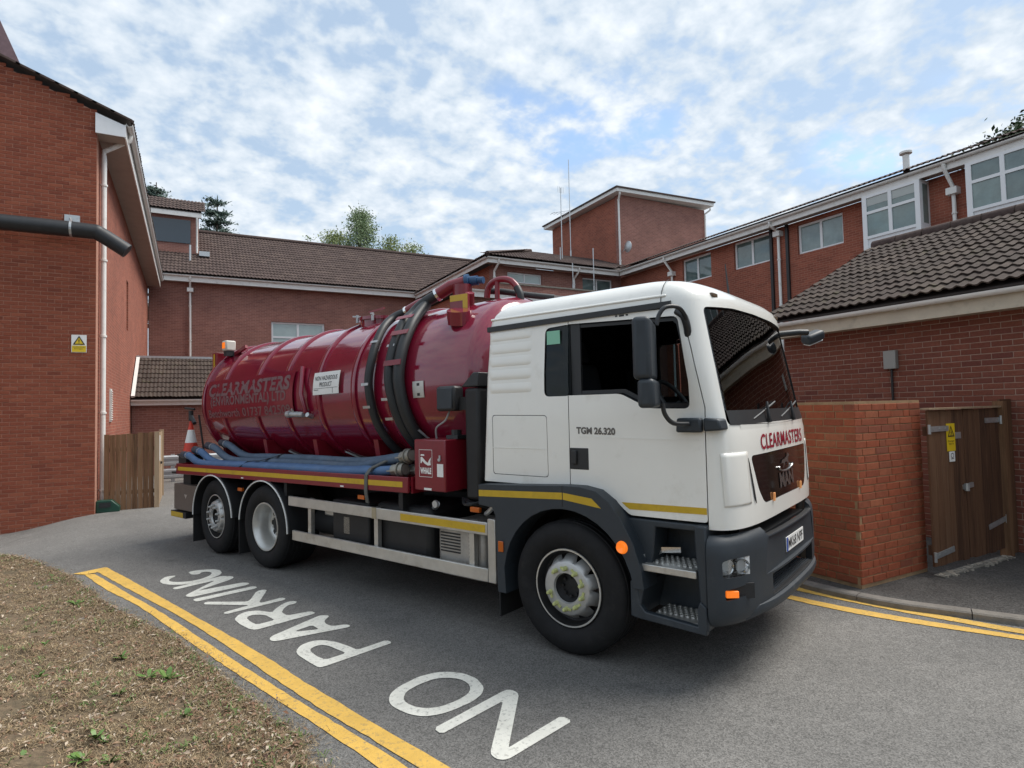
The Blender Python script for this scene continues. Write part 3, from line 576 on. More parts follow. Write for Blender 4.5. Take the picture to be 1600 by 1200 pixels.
g = MB(); g.box(-1.68,-1.2,14.56,30.9,7.74,7.765); obj('soffit', g, 'soffit', A)
g = MB(); g.box(-1.2,-1.175,14.53,30.95,7.72,8.02); obj('fascia', g, 'pvc', A)
g = MB(); g.prism([(-1.70,7.74),(-1.176,7.74),(-1.176,7.98),(-1.70,8.16)], 14.50, 14.53, lambda a,b,t: (a,t,b)); obj('eaves_end_board', g, 'panel', A)
trough(A, (-1.11,14.5,8.03), (-1.11,30.8,8.03), (1,0,0))
M['tile_dark'] = mat('roof_deck', (.05,.04,.036), .9)
def roof_slab(parent, pts, th=.025):
    """sheet of roof under the tiles, given as a planar polygon of 3-D points"""
    n = len(pts); g = MB(); g.add([Vector(p)-Vector((0,0,.03)) for p in pts]+[Vector(p)-Vector((0,0,.03+th)) for p in pts], [tuple(range(n)), tuple(range(2*n-1,n-1,-1))]+[(i,(i+1) % n,n+(i+1) % n,n+i) for i in range(n)])
    return obj('roof', g, 'tile_dark', parent)
rA = roof_slab(A, [(-1.1,14.46,8.14),(-1.1,31.2,8.14),(-7.1,34,10.48),(-7.1,14.46,10.48)])
tile_roof(rA, (-1.06,14.55,8.13), (0,1,0), (-1,0,.39), .30, .33, 56, 18, seed=4)
g = MB()
for k in range(17):                 # stepped verge of cloaked tiles along the gable
    a = Vector((-1.08-k*.307,14.43,8.075+k*.12)); g.obox(a+Vector((-.17,.06,.095)), Vector((-1,0,.39)).normalized()*.2, (0,.05,0), Vector((.39,0,1)).normalized()*.02)
obj('verge_tiles', g, 'tile_i', rA)
downpipe(A, [(-1.13,14.95,7.98),(-1.13,14.95,7.86),(-1.6,14.99,7.55),(-1.6,14.99,7.4),(-1.6,14.99,.12)], .05)
g = MB(); g.tube(catmull([(-6,14.24,5.63),(-3,14.24,5.63),(-1.75,14.24,5.62),(-1.58,14.24,5.58),(-1.12,14.22,5.28)], 8), .148, 20)
fp = obj('flue_pipe', g, mat('black_pipe',(.022,.024,.027),.5,var=.3,vscale=7,dirt=((.09,.09,.09),5.,.58,.4)), A, sm=50); fp['label'] = 'fat black pipe running across the brick gable'
g = MB(); g.lathe([(-.02,.152),(-.02,.16),(.02,.16),(.02,.152)], (-2.05,14.24,5.63), 'x', 20); g.bar((-2.05,14.3,5.78),(-2.12,14.55,5.95),.03,.03); g.box(-2.2,-1.95,14.5,14.575,5.85,5.98); obj('pipe_bracket', g, 'steel', fp)
# upper roof gable showing in the top corner
g = MB(); g.prism([(-6,9.25),(-3.36,9.20),(-4.0,10.9),(-6,10.9)], 15.6, 17, lambda a,b,t: (a,t,b)); obj('dormer', g, 'panel', A)
g = MB(); g.bar((-3.24,15.5,9.10),(-4.0,15.5,11.0),.4,.10,(0,1,0)); obj('dormer_verge', g, mat('pink_verge',(.20,.13,.14),.8,var=.2), A)
def tri_sign(name, c, along, nrm, w, h, label, words, low=None):
    """flat yellow warning sign: plate, triangle, pictogram, print"""
    al, nr, c = Vector(along), Vector(nrm), Vector(c); up = Vector((0,0,1)); P = lambda x,y,d: c+al*x+up*y+nr*d
    t = tag(empty(name, c), label, 'sign')
    g = MB(); g.obox(c, al*w/2, nr*.002, up*h/2); obj('sign_plate', g, 'paper' if low is None else 'signyellow', t)
    if low is None:
        g = MB(); g.add([P(-.46*w,-.48*h,.004),P(.46*w,-.48*h,.004),P(.46*w,-.12*h,.004),P(-.46*w,-.12*h,.004)], [(0,1,2,3)]); g.add([P(-.40*w,-.08*h,.004),P(.40*w,-.08*h,.004),P(0,.44*h,.004)], [(0,1,2)]); obj('yellow_field', g, 'signyellow', t, fix=False)
    s = .40*w; y0 = -.06*h if low is None else 0.02*h; th = .72*w
    g = MB(); o3 = [(-s,y0),(s,y0),(0,y0+th)]; k = .70; cy = y0+th*.33; i3 = [(x*k,cy+(y-cy)*k) for x, y in o3]
    g.add([P(x,y,.0055) for x, y in o3]+[P(x,y,.0055) for x, y in i3], [(a,(a+1) % 3,3+(a+1) % 3,3+a) for a in range(3)])
    if low is None: g.add([P(x*w,cy+y*w,.0055) for x, y in ((-.04,.17),(.04,.17),(.022,-.04),(-.022,-.04))], [(0,1,2,3)]); g.add([P(x*w,cy+y*w,.0055) for x, y in ((-.028,-.07),(.028,-.07),(.028,-.125),(-.028,-.125))], [(0,1,2,3)])
    else:                     # falling figure
        for pl in ([(-.02,.16),(.03,.18),(.05,.13),(0,.11)], [(-.03,.10),(.05,.09),(.1,-.02),(.03,-.04)], [(.03,-.02),(.1,-.02),(.0,-.1),(-.06,-.09)], [(-.16,-.12),(.16,-.12),(.16,-.14),(-.16,-.14)], [(-.1,.05),(-.02,.08),(-.02,.05),(-.1,.02)]):
            g.add([P(x*w,cy+y*w,.0055) for x, y in pl], [tuple(range(len(pl)))])
    obj('pictogram', g, 'ink', t, fix=False)
    g = MB(); yy = -.2*h if low is None else -.14*h
    for i, wd in enumerate(words): text_mb(wd, h*.085, lambda x,y: P(x,y+yy-i*h*.1,.0056), width=w*(.8 if i == 0 else .6), mb=g)
    obj('lettering', g, 'ink', t, fix=False)
    return t
tri_sign('warning_sign', (-1.955,14.563,3.41), (1,0,0), (0,-1,0), .25, .35, 'white and yellow warning triangle sign on the brick gable by the downpipe', ['WARNING','Danger'])
bb = thing('bait_box', (-1.45,14.72,0), 'small dark green plastic box at the foot of the white downpipe', 'box')
g = MB(); g.prism([(-.2,0),(.2,0),(.2,.10),(.06,.24),(-.2,.24)], -.11, .11, lambda a,b,t: (-1.47+a,14.76+t,b)); obj('body', g, mat('green_plastic',(.012,.06,.04),.35), bb, bev=.012)
g = MB(); g.box(-1.62,-1.42,14.63,14.638,.10,.2); obj('lid_panel', g, 'blackpl', bb)
# ------------------------------------------------------------------ long building across the back
B = thing('brick_building', (8,31.4,0), 'long two storey brick building across the back with one white window and brown tiled roof', 'building')
wall_grid('wall', 'x', 31.4, -1, -1.66, 22, 0, 8.2, [(3.53,6.08,4.8,6.48)], 'bx', B)
window(B, 'x', 31.4, -1, 3.53, 6.08, 4.8, 6.48, mull=(4.79,), trans=(5.72,), fw=.09, panes='paneb')
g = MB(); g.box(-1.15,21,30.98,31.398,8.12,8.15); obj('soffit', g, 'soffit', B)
g = MB(); g.box(-1.15,21,30.955,30.98,8.08,8.34); obj('fascia', g, 'pvc', B)
trough(B, (-1.1,30.89,8.36), (21,30.89,8.36), (0,-1,0))
rB = roof_slab(B, [(-2.6,30.85,8.42),(21.5,30.85,8.42),(21.5,36,11.75),(-2.6,36,11.75)])
tile_roof(rB, (-2.6,30.82,8.44), (1,0,0), (0,1,.647), .32, .36, 75, 17, seed=5)
g = MB(); g.tube([(-2.6,36,11.82),(21.5,36,11.82)], .13, 8); obj('ridge', g, 'tile_i', rB)
downpipe(B, [(0,30.9,8.3),(0,30.9,8.2),(0,31.3,7.9),(0,31.3,7.75),(0,31.3,3.5)], .05, (0,31.28,7.75))
dm = obj('dormer', MB().box(-3.4,.38,33.0,36.4,9.7,11.75), 'bx', B)
obj('dormer_glazing', MB().box(-1.75,.02,32.95,32.99,10.35,11.5), mat('dark_glazing',(.03,.045,.06),.12,spec=.8), dm)
obj('dormer_fascia', MB().box(-3.5,.5,32.7,32.75,11.62,11.86), 'pvc', dm); roof_slab(dm, [(-3.5,32.68,11.9),(.5,32.68,11.9),(.5,34.2,12.84),(-3.5,34.2,12.84)])
tile_roof(dm, (-3.5,32.66,11.92), (1,0,0), (0,1,.62), .32, .36, 13, 5, seed=6)
obj('lead_flashing', MB().box(.39,.85,32.6,33.1,9.72,9.95), 'steel', dm); downpipe(dm, [(.3,32.72,11.6),(.3,32.72,11.5),(.3,32.9,11.2),(.3,32.9,9.9)], .045)
g = MB(); g.tube([(0,32.2,9.2),(0,32.2,10.1)], .05, 8); obj('vent_pipe', g, 'steel', B)
# ------------------------------------------------------------------ wing on the right, corner block, tower, low block
W_ = thing('brick_building', (18.2,6,0), 'long two storey brick wing on the right with white bay windows and a white gutter', 'building')
wins = [(11.42,13.03,6.92,7.92),(14.15,15.73,6.97,8.0),(16.86,18.42,6.97,7.97)]
BAYS = [(8.9,10.5),(6.2,7.79),(3.5,5.1),(.8,2.4),(-1.9,-.3),(-4.6,-3.0)]
wall_grid('wall', 'y', 18.2, -1, -16, 22.47, 0, 8.05, wins, 'by', W_)
for a0, a1, z0, z1 in wins: window(W_, 'y', 18.2, -1, a0, a1, z0, z1, mull=((a0+a1)/2,), fw=.07, blind=False)
for b0, b1 in BAYS:
    bw = empty('bay_window', (17.75,b0,6.3)); par(bw, W_)
    g = MB(); g.box(17.76,18.19,b0,b0+.06,6.30,8.0); g.box(17.76,18.19,b1-.06,b1,6.30,8.0); obj('bay_side', g, 'panel', bw)
    g = MB(); g.box(17.74,18.19,b0+.062,b1-.062,6.30,6.72); obj('bay_panel', g, 'panel', bw)
    mid = (b0+b1)/2; g = MB()
    for a, b, c, d in ((b0,b0+.13,6.30,8.0),(b1-.13,b1,6.30,8.0),(mid-.05,mid+.05,6.78,7.92),(b0+.13,b1-.13,6.70,6.78),(b0+.13,b1-.13,7.92,8.0),(b0+.13,mid-.05,7.43,7.51),(mid+.05,b1-.13,7.43,7.51)): g.box(17.70,17.759,a,b,c,d)
    obj('frame', g, 'wframe', bw)
    for a, b in ((b0+.13,mid-.05),(mid+.05,b1-.13)):
        obj('pane', MB().box(17.73,17.738,a,b,6.78,7.43), 'pane', bw); obj('pane', MB().box(17.73,17.738,a,b,7.51,7.92), 'pane', bw)
        if b0 > 8: obj('blind', MB().box(17.724,17.7285,a+.01,b-.01,7.68,7.92), 'blind', bw)
    obj('pane', MB().box(17.85,18.1,b0-.006,b0+.0,6.8,7.9), 'pane', bw)
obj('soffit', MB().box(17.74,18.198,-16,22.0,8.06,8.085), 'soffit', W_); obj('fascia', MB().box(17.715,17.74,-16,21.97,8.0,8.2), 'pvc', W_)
trough(W_, (17.65,-16,8.22), (17.65,21.93,8.22), (-1,0,0))
SL = .37
rW = roof_slab(W_, [(17.62,-16,8.28),(17.62,21.9,8.28),(22.6,26.9,10.12),(22.6,-16,10.12)])
tile_roof(rW, (17.58,-16,8.31), (0,1,0), (1,0,SL), .30, .34, 140, 13, clip=lambda s,u: s-16 < 21.9+u*.9, seed=8)
for y, zt in ((13.7,7.8),(8.26,7.5),(18.95,7.5),(3.0,7.5)): downpipe(W_, [(17.66,y,8.17),(17.66,y,8.05),(18.1,y,zt+.1),(18.1,y,zt),(18.1,y,.2)], .05, (18.1,y,zt))
g = MB()
for y in (14.04,13.4): g.box(18.12,18.199,y-.05,y+.05,3,8.05)
obj('movement_joint', g, 'blackpl', W_)
g = MB(); g.tube([(19.1,9.93,8.75),(19.1,9.93,9.32)], .09, 10); g.tube([(19.1,9.93,9.36),(19.1,9.93,9.42)], .17, 12); obj('flue', g, 'pvc', W_)
S_ = thing('brick_building', (11.3,22.47,0), 'brick corner block with low hipped roof between the back building and the tower', 'building')
wS = [(12.03,13.76,7.36,7.82),(15.95,17.67,7.2,7.9)]
wall_grid('wall', 'x', 22.47, -1, 11.3, 18.18, 0, 8.05, wS, 'bx', S_); wall_grid('wall', 'y', 11.3, -1, 22.78, 31.3, 0, 8.05, [], 'by', S_)
window(S_, 'x', 22.47, -1, *wS[0], mull=(12.9,), fw=.06, panes='paneb'); window(S_, 'x', 22.47, -1, *wS[1], mull=(16.8,), fw=.06)
obj('soffit', MB().box(10.87,17.7,22.0,22.468,8.06,8.085), 'soffit', S_); obj('fascia', MB().box(10.85,17.68,21.975,22.0,8.0,8.22), 'pvc', S_); obj('fascia', MB().box(10.845,10.87,22.0,31,8.0,8.22), 'pvc', S_)
trough(S_, (10.8,21.92,8.22), (17.6,21.92,8.22), (0,-1,0)); trough(S_, (10.79,21.95,8.22), (10.79,30.8,8.22), (-1,0,0))
rS = roof_slab(S_, [(10.78,21.88,8.27),(17.6,21.88,8.27),(22.6,26.88,10.12),(15.78,26.88,10.12)]); roof_slab(rS, [(10.76,21.9,8.27),(15.76,26.9,10.12),(15.76,33,10.12),(10.76,33,8.27)])
tile_roof(rS, (10.6,21.86,8.30), (1,0,0), (0,1,SL), .30, .34, 42, 15, clip=lambda s,u: u*.92 < s and s < 7+u*.92, seed=9)
tile_roof(rS, (10.74,21.8,8.30), (0,1,0), (1,0,SL), .30, .34, 36, 15, clip=lambda s,u: u*.92 < s, seed=10)
g = MB(); g.tube([(10.78,21.88,8.34),(15.8,26.9,10.2)], .1, 8); obj('hip_tiles', g, 'tile_i', rS)
for x in (11.35,15.41): downpipe(S_, [(x,21.93,8.18),(x,21.93,8.05),(x,22.38,7.75),(x,22.38,7.65),(x,22.38,4)], .05)
T_ = thing('brick_tower', (23,27.8,0), 'square brick tower block with flat white edged roof behind the corner block', 'tower')
wall_grid('wall', 'x', 24.5, -1, 19.83, 26.05, 6, 13.05, [], 'bx', T_); wall_grid('wall', 'y', 19.83, -1, 24.81, 31.0, 6, 12.95, [], 'by', T_); wall_grid('wall', 'y', 26.05, 1, 24.81, 31.0, 6, 13.05, [], 'by', T_)
def tower_roof():
    a, b, c, d = (19.38,24.05,13.02),(26.35,24.05,13.20),(26.35,31.3,13.15),(19.38,31.3,12.98)
    g = MB(); up = Vector((0,0,.2)); q = [Vector(v) for v in (a,b,c,d)]; g.add(q+[v+up for v in q], [(3,2,1,0),(0,1,5,4),(1,2,6,5),(2,3,7,6),(3,0,4,7)]); obj('roof_edge', g, 'pvc', T_)
    g = MB(); ctr = Vector((22.9,27.6,13.95)); o2 = [v+up+(v-ctr).normalized()*.1 for v in q]; g.add(o2+[v+Vector((0,0,.07)) for v in o2]+[ctr], [(0,1,2,3),(0,1,5,4),(1,2,6,5),(2,3,7,6),(3,0,4,7),(4,5,8),(5,6,8),(6,7,8),(7,4,8)]); obj('roof', g, 'tile_i', T_)
tower_roof()
downpipe(T_, [(19.6,24.1,13.0),(19.6,24.1,12.9),(19.75,24.4,12.7),(19.75,24.4,12.5),(19.75,24.4,9.2)], .05); downpipe(T_, [(26.2,24.2,13.1),(26.2,24.2,13.0),(26.0,24.42,12.8),(26.0,24.42,12.6),(26.0,24.42,9)], .05)
g = MB(); g.lathe([(-.05,.0),(-.03,.15),(.02,.30),(.03,.30),(-.02,.15),(-.035,0)], (20.05,24.15,10.2), 'x', 16); g.bar((20.05,24.15,10.2),(20.0,24.5,10.0),.03,.03); obj('satellite_dish', g, 'steel', T_)
def aerial(loc, h, yagi, label):
    t = thing('roof_aerial', loc, label, 'aerial'); x, y, z = loc
    g = MB(); g.tube([(x,y,z),(x,y,z+h)], .022, 6); obj('mast', g, 'steel', t)
    if yagi:
        g = MB(); g.bar((x-.55,y,z+h*.62),(x+.5,y,z+h*.7),.02,.02)
        for k in range(6): g.bar((x-.5+k*.19,y-.2,z+h*.62+.02*k),(x-.5+k*.19,y+.2,z+h*.62+.02*k),.012,.012)
        for k in range(4): g.tube([(x-.15+.1*k,y,z+h-.25),(x-.15+.1*k,y,z+h+.05)], .01, 5)
        obj('crossbar', g, 'steel', t)
    else:
        g = MB(); g.tube([(x,y,z),(x,y,z+.3)], .04, 6); obj('mast_clamp', g, 'steel', t)
aerial((15.88,24.0,9.1), 3.5, True, 'short mast with comb shaped television aerial left of the tower'); aerial((17.75,26,9.9), 5.2, False, 'tall thin whip aerial rising beside the tower')
for (x,y,z,h,l) in ((14.82,21.6,7.0,1.25,'thin steel pole standing left of the short window, shortest of three'),(15.05,22.9,7.6,1.7,'thin steel pole in front of the corner block roof, middle of three'),(15.88,21.5,7.0,2.0,'thin steel pole nearest the tower corner, rightmost of three')):
    aerial((x,y,z), h, False, l)
Lb = thing('brick_block', (13,19.5,0), 'low flat roofed brick block with white gutter just above the truck cab roof', 'building')
wall_grid('wall', 'x', 19.5, -1, 8.4, 18.19, 0, 6.0, [], 'bx', Lb); wall_grid('wall', 'y', 8.4, -1, 19.81, 31.3, 0, 6.0, [], 'by', Lb)
obj('fascia', MB().box(8.2,18.1,19.25,19.28,5.95,6.14), 'pvc', Lb); trough(Lb, (8.15,19.2,6.2), (18.1,19.2,6.2), (0,-1,0)); obj('roof', MB().box(8.2,18.1,19.281,22.4,6.05,6.15), 'tile_dark', Lb)
obj('parapet', MB().box(10.4,15.4,20.1,20.4,6.16,6.7), 'bx', Lb); obj('parapet_coping', MB().box(10.36,15.44,20.06,20.44,6.70,6.76), 'kerb', Lb)
# ------------------------------------------------------------------ lean-to store with tiled roof
N_ = thing('brick_store', (0,23,0), 'small brick lean-to with brown tiled roof behind the wooden fence', 'store')
wall_grid('wall', 'x', 22.75, -1, -1.66, 4.2, 0, 2.45, [], 'bx', N_); wall_grid('wall', 'y', 4.2, 1, 23.06, 24.7, 0, 2.5, [], 'by', N_)
rN = roof_slab(N_, [(-1.67,22.4,2.50),(4.3,22.4,2.50),(4.3,24.62,3.97),(-1.67,24.62,3.97)])
tile_roof(rN, (-1.66,22.36,2.54), (1,0,0), (0,1,.662), .23, .30, 25, 9, limit=220, seed=11)
g = MB(); g.obox((-1.60,23.48,3.30), (.05,0,0), Vector((0,1,.662)).normalized()*1.34, Vector((0,-.662,1)).normalized()*.03); obj('verge_flashing', g, 'pvc', N_)
obj('ridge_flashing', MB().box(-1.66,4.3,24.5,24.75,3.98,4.06), 'steel', N_); obj('fascia', MB().box(-1.67,4.25,22.5,22.52,2.28,2.5), 'pvc', N_); trough(N_, (-1.66,22.4,2.46), (4.25,22.4,2.46), (0,-1,0))
# ------------------------------------------------------------------ low building on the right
H = thing('low_brick_building', (8.8,2,0), 'single storey brick building on the right with mossy brown pantiles and cream fascia', 'building')
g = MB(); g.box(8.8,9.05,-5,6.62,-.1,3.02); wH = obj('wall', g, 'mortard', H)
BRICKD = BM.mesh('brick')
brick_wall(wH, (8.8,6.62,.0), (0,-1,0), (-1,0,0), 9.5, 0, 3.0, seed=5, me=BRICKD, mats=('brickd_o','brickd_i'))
g = MB(); g.prism([(9.06,-.1),(14.5,-.1),(14.5,3.4),(11.68,4.78),(9.06,3.4)], 6.34, 6.62, lambda a,b,t: (a,t,b)); obj('wall', g, 'bx', H)
obj('soffit', MB().box(8.52,8.798,-5,6.72,2.98,3.0), 'fascia', H); obj('fascia', MB().box(8.49,8.518,-5,6.74,2.97,3.19), 'fascia', H)
trough(H, (8.43,-5,3.20), (8.43,6.74,3.20), (-1,0,0), m='pvc')
rH = roof_slab(H, [(8.42,-5.2,3.27),(8.42,6.72,3.27),(11.7,6.72,4.88),(11.7,-5.2,4.88)]); roof_slab(rH, [(11.7,-5.2,4.88),(11.7,6.72,4.88),(15,6.72,3.27),(15,-5.2,3.27)])
tile_roof(rH, (8.37,6.76,3.28), (0,-1,0), (1,0,.491), .272, .252, 44, 14, limit=300, seed=12)
g = MB()
for k in range(26): g.tube([(11.7,6.74-k*.46,4.9),(11.7,6.74-k*.46-.44,4.9)], .115, 10)
obj('ridge_tiles', g, 'tile_i', rH, sm=50)
g = MB(); g.box(8.71,8.79,4.80,4.97,2.36,2.62); obj('meter_box', g, mat('grey_plastic_box',(.30,.30,.28),.5), H, bev=.008)
g = MB(); g.tube([(8.76,4.885,2.36),(8.76,4.885,.1)], .016, 8); obj('conduit', g, 'blackpl', H)
# ------------------------------------------------------------------ brick enclosure and gate
E_ = thing('brick_wall', (5.85,3.64,KZ), 'orange brick enclosure wall standing at the kerb beside the truck front', 'wall')
g = MB(); g.prism([(5.857,3.647),(7.03,3.647),(7.03,3.86),(6.07,3.86),(6.07,6.3),(5.857,6.3)], 0, 1.915, lambda a,b,t: (a,b,t)); wE = obj('wall', g, 'mortarp', E_)
BRICKP.materials.append(M['brickp_o'])
brick_wall(wE, (5.85,3.647,KZ), (1,0,0), (0,-1,0), 1.18, KZ+.03, 1.90, mats=('brickp_o','brickp_i'), me=BRICKP, seed=21, irregular=1)
brick_wall(wE, (5.857,3.64,KZ), (0,1,0), (-1,0,0), 2.6, KZ+.03, 1.90, mats=('brickp_o','brickp_i'), me=BRICKP, seed=22, irregular=1, limit=190)
brick_wall(wE, (7.03,3.647,KZ), (0,1,0), (1,0,0), .21, KZ+.03, 1.90, mats=('brickp_o','brickp_i'), me=BRICKP, seed=23, limit=0)
Gt = thing('wooden_gate', (7.65,3.55,KZ), 'dark brown double wooden gate with steel strap hinges beside the brick enclosure', 'gate')
x = 6.90; k = 0
while x < 8.40:
    w = .118; lf = 0 if x < 7.62 else 1
    g = MB(); zt = 1.80+random.uniform(-.006,.006); g.box(x+.002,min(x+w,8.41)-.002,3.50,3.525,KZ+.09+random.uniform(-.01,.01),zt); obj('plank', g, 'gatewood', Gt, bev=.003); x += w+(.012 if abs(x+w-7.61) < .06 else 0)
for x0, x1 in ((6.9,7.60),(7.63,8.40)):
    for z in (.32,1.58): obj('ledge', MB().box(x0,x1,3.526,3.56,z-.05,z+.05), 'gatewood', Gt)
obj('post', MB().box(8.425,8.515,3.45,3.56,KZ,1.88), 'fencewood', Gt); obj('side_board', MB().box(8.526,8.79,3.52,3.55,KZ,1.9), 'gatewood', Gt); obj('cap_board', MB().box(6.88,8.42,3.47,3.565,1.806,1.825), 'palewood', Gt)
for (x0,x1,z0,z1) in ((6.88,7.28,1.60,1.60),(8.43,8.08,1.66,1.66),(6.88,7.28,.26,.30),(8.44,8.05,.50,.44)):
    g = MB(); g.bar((x0,3.492,z0),(x1,3.492,z1),.008,.058); g.tube([(x0,3.482,z0-.05),(x0,3.482,z0+.05)], .016, 8)
    for kk in range(3): g.tube([(lerp(x0,x1,.25+.3*kk),3.49,lerp(z0,z1,.25+.3*kk)),(lerp(x0,x1,.25+.3*kk),3.484,lerp(z0,z1,.25+.3*kk))], .01, 6)
    obj('strap_hinge', g, 'steel', Gt)
g = MB(); g.bar((7.53,3.49,.94),(7.73,3.49,.955),.02,.05); g.tube([(7.56,3.47,.90),(7.56,3.47,.98)], .025, 8); obj('bolt', g, 'steel', Gt)
obj('plate', MB().box(7.42,7.54,3.494,3.499,1.48,1.55), 'steel', Gt)
g = MB()
for k in range(140):
    xx = random.uniform(6.95,8.42); r = random.uniform(.006,.02); a = random.uniform(0,3); g.obox((xx,3.46+random.gauss(0,.03),KZ+r*.35), (r*math.cos(a),r*math.sin(a),random.uniform(-.3,.3)*r), (-r*.8*math.sin(a),r*.8*math.cos(a),0), (0,0,r*.6))
tag(obj('gravel', g, mat('pebble_stone',(.3,.27,.22),.9,rand=[(.22,.2,.17),(.42,.38,.32),(.3,.25,.2)],randmode='island'), fix=False), 'pale gravel strewn along the foot of the wooden gate', 'gravel', kind='stuff')
obj('sill', MB().box(6.9,8.42,3.42,3.52,KZ,KZ+.012), 'kerb', Gt)
tri_sign('warning_sign', (7.325,3.494,1.50), (1,0,0), (0,-1,0), .17, .30, 'yellow hazard triangle sign screwed to the dark wooden gate', ['Danger','keep out'], low=1)
sg = thing('notice', (7.33,3.494,1.29), 'small white notice below the yellow sign on the gate', 'sign'); obj('notice_plate', MB().box(7.275,7.385,3.490,3.495,1.235,1.345), 'paper', sg)
g = MB(); g.lathe([(0,.022),(0,.03)], (7.33,3.4885,1.30), 'y', 16); g.add([(7.30,3.4885,1.262),(7.36,3.4885,1.262),(7.36,3.4885,1.268),(7.30,3.4885,1.268)], [(0,1,2,3)]); obj('notice_print', g, 'ink', sg, fix=False)
# ------------------------------------------------------------------ timber fence and steel barrier
Fn = thing('timber_fence', (-1.1,14.85,0), 'weathered brown vertical board fence between the downpipe and the truck', 'fence')
x = -1.56; k = 0
while x < -.68:
    w = .098; zt = 1.56+.03*(x+1.56)+random.uniform(-.012,.012); z0 = -.02
    obj('board', MB().box(x,x+w-.006,14.83+random.uniform(0,.012),14.86,z0,zt), 'fencewood', Fn); x += w
obj('post', MB().box(-.67,-.58,14.80,14.90,-.02,1.60), 'palewood', Fn)
y = 14.91
while y < 16.9:
    obj('board', MB().box(-.62,-.595,y,y+.112,-.02,1.56+random.uniform(-.01,.01)), 'palewood', Fn); y += .12
obj('post', MB().box(-.66,-.57,16.9,17.0,-.02,1.60), 'palewood', Fn)
for z in (.35,1.25): obj('rail', MB().box(-1.56,-.6,14.862,14.90,z-.04,z+.04), 'fencewood', Fn)
obj('notice', MB().box(-.59,-.583,15.15,15.45,.95,1.5), 'paper', Fn); obj('latch', MB().box(-.59,-.56,15.7,15.85,.85,.9), 'blackpl', Fn)
Ba = thing('steel_barrier', (.5,20.2,0), 'pale grey corrugated steel crash barrier behind the tail of the truck', 'barrier')
for zc in (.62,.24):
    pr = [(0,-.15),(.04,-.11),(.04,-.05),(0,-.02),(0,.02),(.04,.05),(.04,.11),(0,.15)]; pr = pr+[(a-.006,b) for a, b in reversed(pr)]
    g = MB(); g.prism([(20.2-a,zc+b) for a, b in pr], -.75, 3.2, lambda a,b,t: (t,a,b)); obj('barrier_rail', g, 'steel', Ba)
for xx in (-.5,1.2,2.9): obj('post', MB().box(xx,xx+.1,20.21,20.31,0,.8), 'steel', Ba)
# ------------------------------------------------------------------ the truck: local x forward, w = distance to the right of the centre line
TA = 2.739
truck = thing('tanker_truck', (3.695,4.432,0), 'white cab vacuum tanker truck with dark red tank parked across the yard', 'truck', rz=math.atan2(math.cos(TA), math.sin(TA)))
def tp(o, parent):
    o.parent = parent or truck; return o
def tob(name, g, m, parent=None, sm=None, bev=None, fix=True, label=None):
    o = obj(name, g, m, None, sm, bev, fix, flipy=True); tp(o, parent)
    if label: o['label'] = label
    return o
M['markeron'] = mat('pale_orange_marker',(.62,.26,.09),.3,emit=((1,.45,.18),.15)); M['badge'] = mat('badge_silver',(.30,.30,.30),.25,metal=.8)
# --- cab shell
CN, CA = 4.3, .32
def hw(z, off=0): return (1.125 if z < 2.2 else 1.125-.03*((z-2.2)/.46))-off
def u0(z): return 1.33 if z < 1.2 else (lerp(1.33,1.305,(z-1.2)/.5) if z < 1.7 else lerp(1.305,1.125,min(1.3,(z-1.7)/.96)))
def ufront(w, z): return u0(z)-CA+CA*max(0,1-abs(w/hw(z))**CN)**(1/CN)
def cab_ring(z, off=0., ins=0., insf=0.):
    h = hw(min(z,2.66), off)-ins; uf = u0(min(z,2.66))-off-insf; ur = -.93+.09*min(1,max(0,(z-1.3)/1.4))+off+ins; a = CA; pts = []
    n = 44
    for i in range(n+1):
        t = -math.pi/2+math.pi*i/n; c, s = abs(math.cos(t))**(2/CN), abs(math.sin(t))**(2/CN)
        pts.append((uf-a+a*c, -h*s*(1 if t < 0 else -1), z))
    rr = .05
    for k in range(5):
        t = math.pi/2*k/4; pts.append((ur+rr-rr*math.sin(t), h-rr+rr*math.cos(t), z))
    for k in range(5):
        t = math.pi/2*k/4; pts.append((ur+rr-rr*math.cos(t), -h+rr-rr*math.sin(t), z))
    return pts
ROOF = [(2.66,0,0),(2.70,.006,.008),(2.755,.03,.035),(2.80,.065,.085),(2.835,.11,.16),(2.86,.17,.26),(2.882,.27,.38),(2.90,.42,.52),(2.91,.62,.70)]
def cab_solid(off, m):
    g = MB(); zb = 1.07+(off if off < 0 else off*.0)
    if off > .03: zb = 1.25
    zs_ = [zb]+[z for z in (1.12,1.2,1.3,1.4,1.5,1.6,1.7,1.8,1.9,2.0,2.1,2.2,2.3,2.4,2.5,2.6) if z > zb+.02]
    rings = [cab_ring(z, off) for z in zs_]
    for z, i, f in ROOF: rings.append(cab_ring(z-off, off, i, f) if z > 2.66 else cab_ring(z-off*.5, off, i, f))
    g.stack(rings); me = g.mesh('cab', True, True); me.materials.append(M[m]); o = bpy.data.objects.new('tmp', me); COL.objects.link(o); return o
def cutter(poly, t0, t1, fn, m='blackpl'):
    g = MB(); g.prism(poly, t0, t1, fn); me = g.mesh('cut', True, True); me.materials.append(M[m]); o = bpy.data.objects.new('tmp', me); COL.objects.link(o); return o
def rounded(poly, r=.05, k=4):
    out = []; n = len(poly)
    for i in range(n):
        a, b, c = Vector(poly[i-1]), Vector(poly[i]), Vector(poly[(i+1) % n]); d = min(r, (a-b).length*.45, (c-b).length*.45)
        p, q = b+(a-b).normalized()*d, b+(c-b).normalized()*d
        for j in range(k+1):
            t = j/k; out.append(tuple(p*(1-t)**2+b*2*t*(1-t)+q*t*t))
    return out
SIDE = lambda a,b,t: (a,t,b); FRONT = lambda a,b,t: (t,a,b)
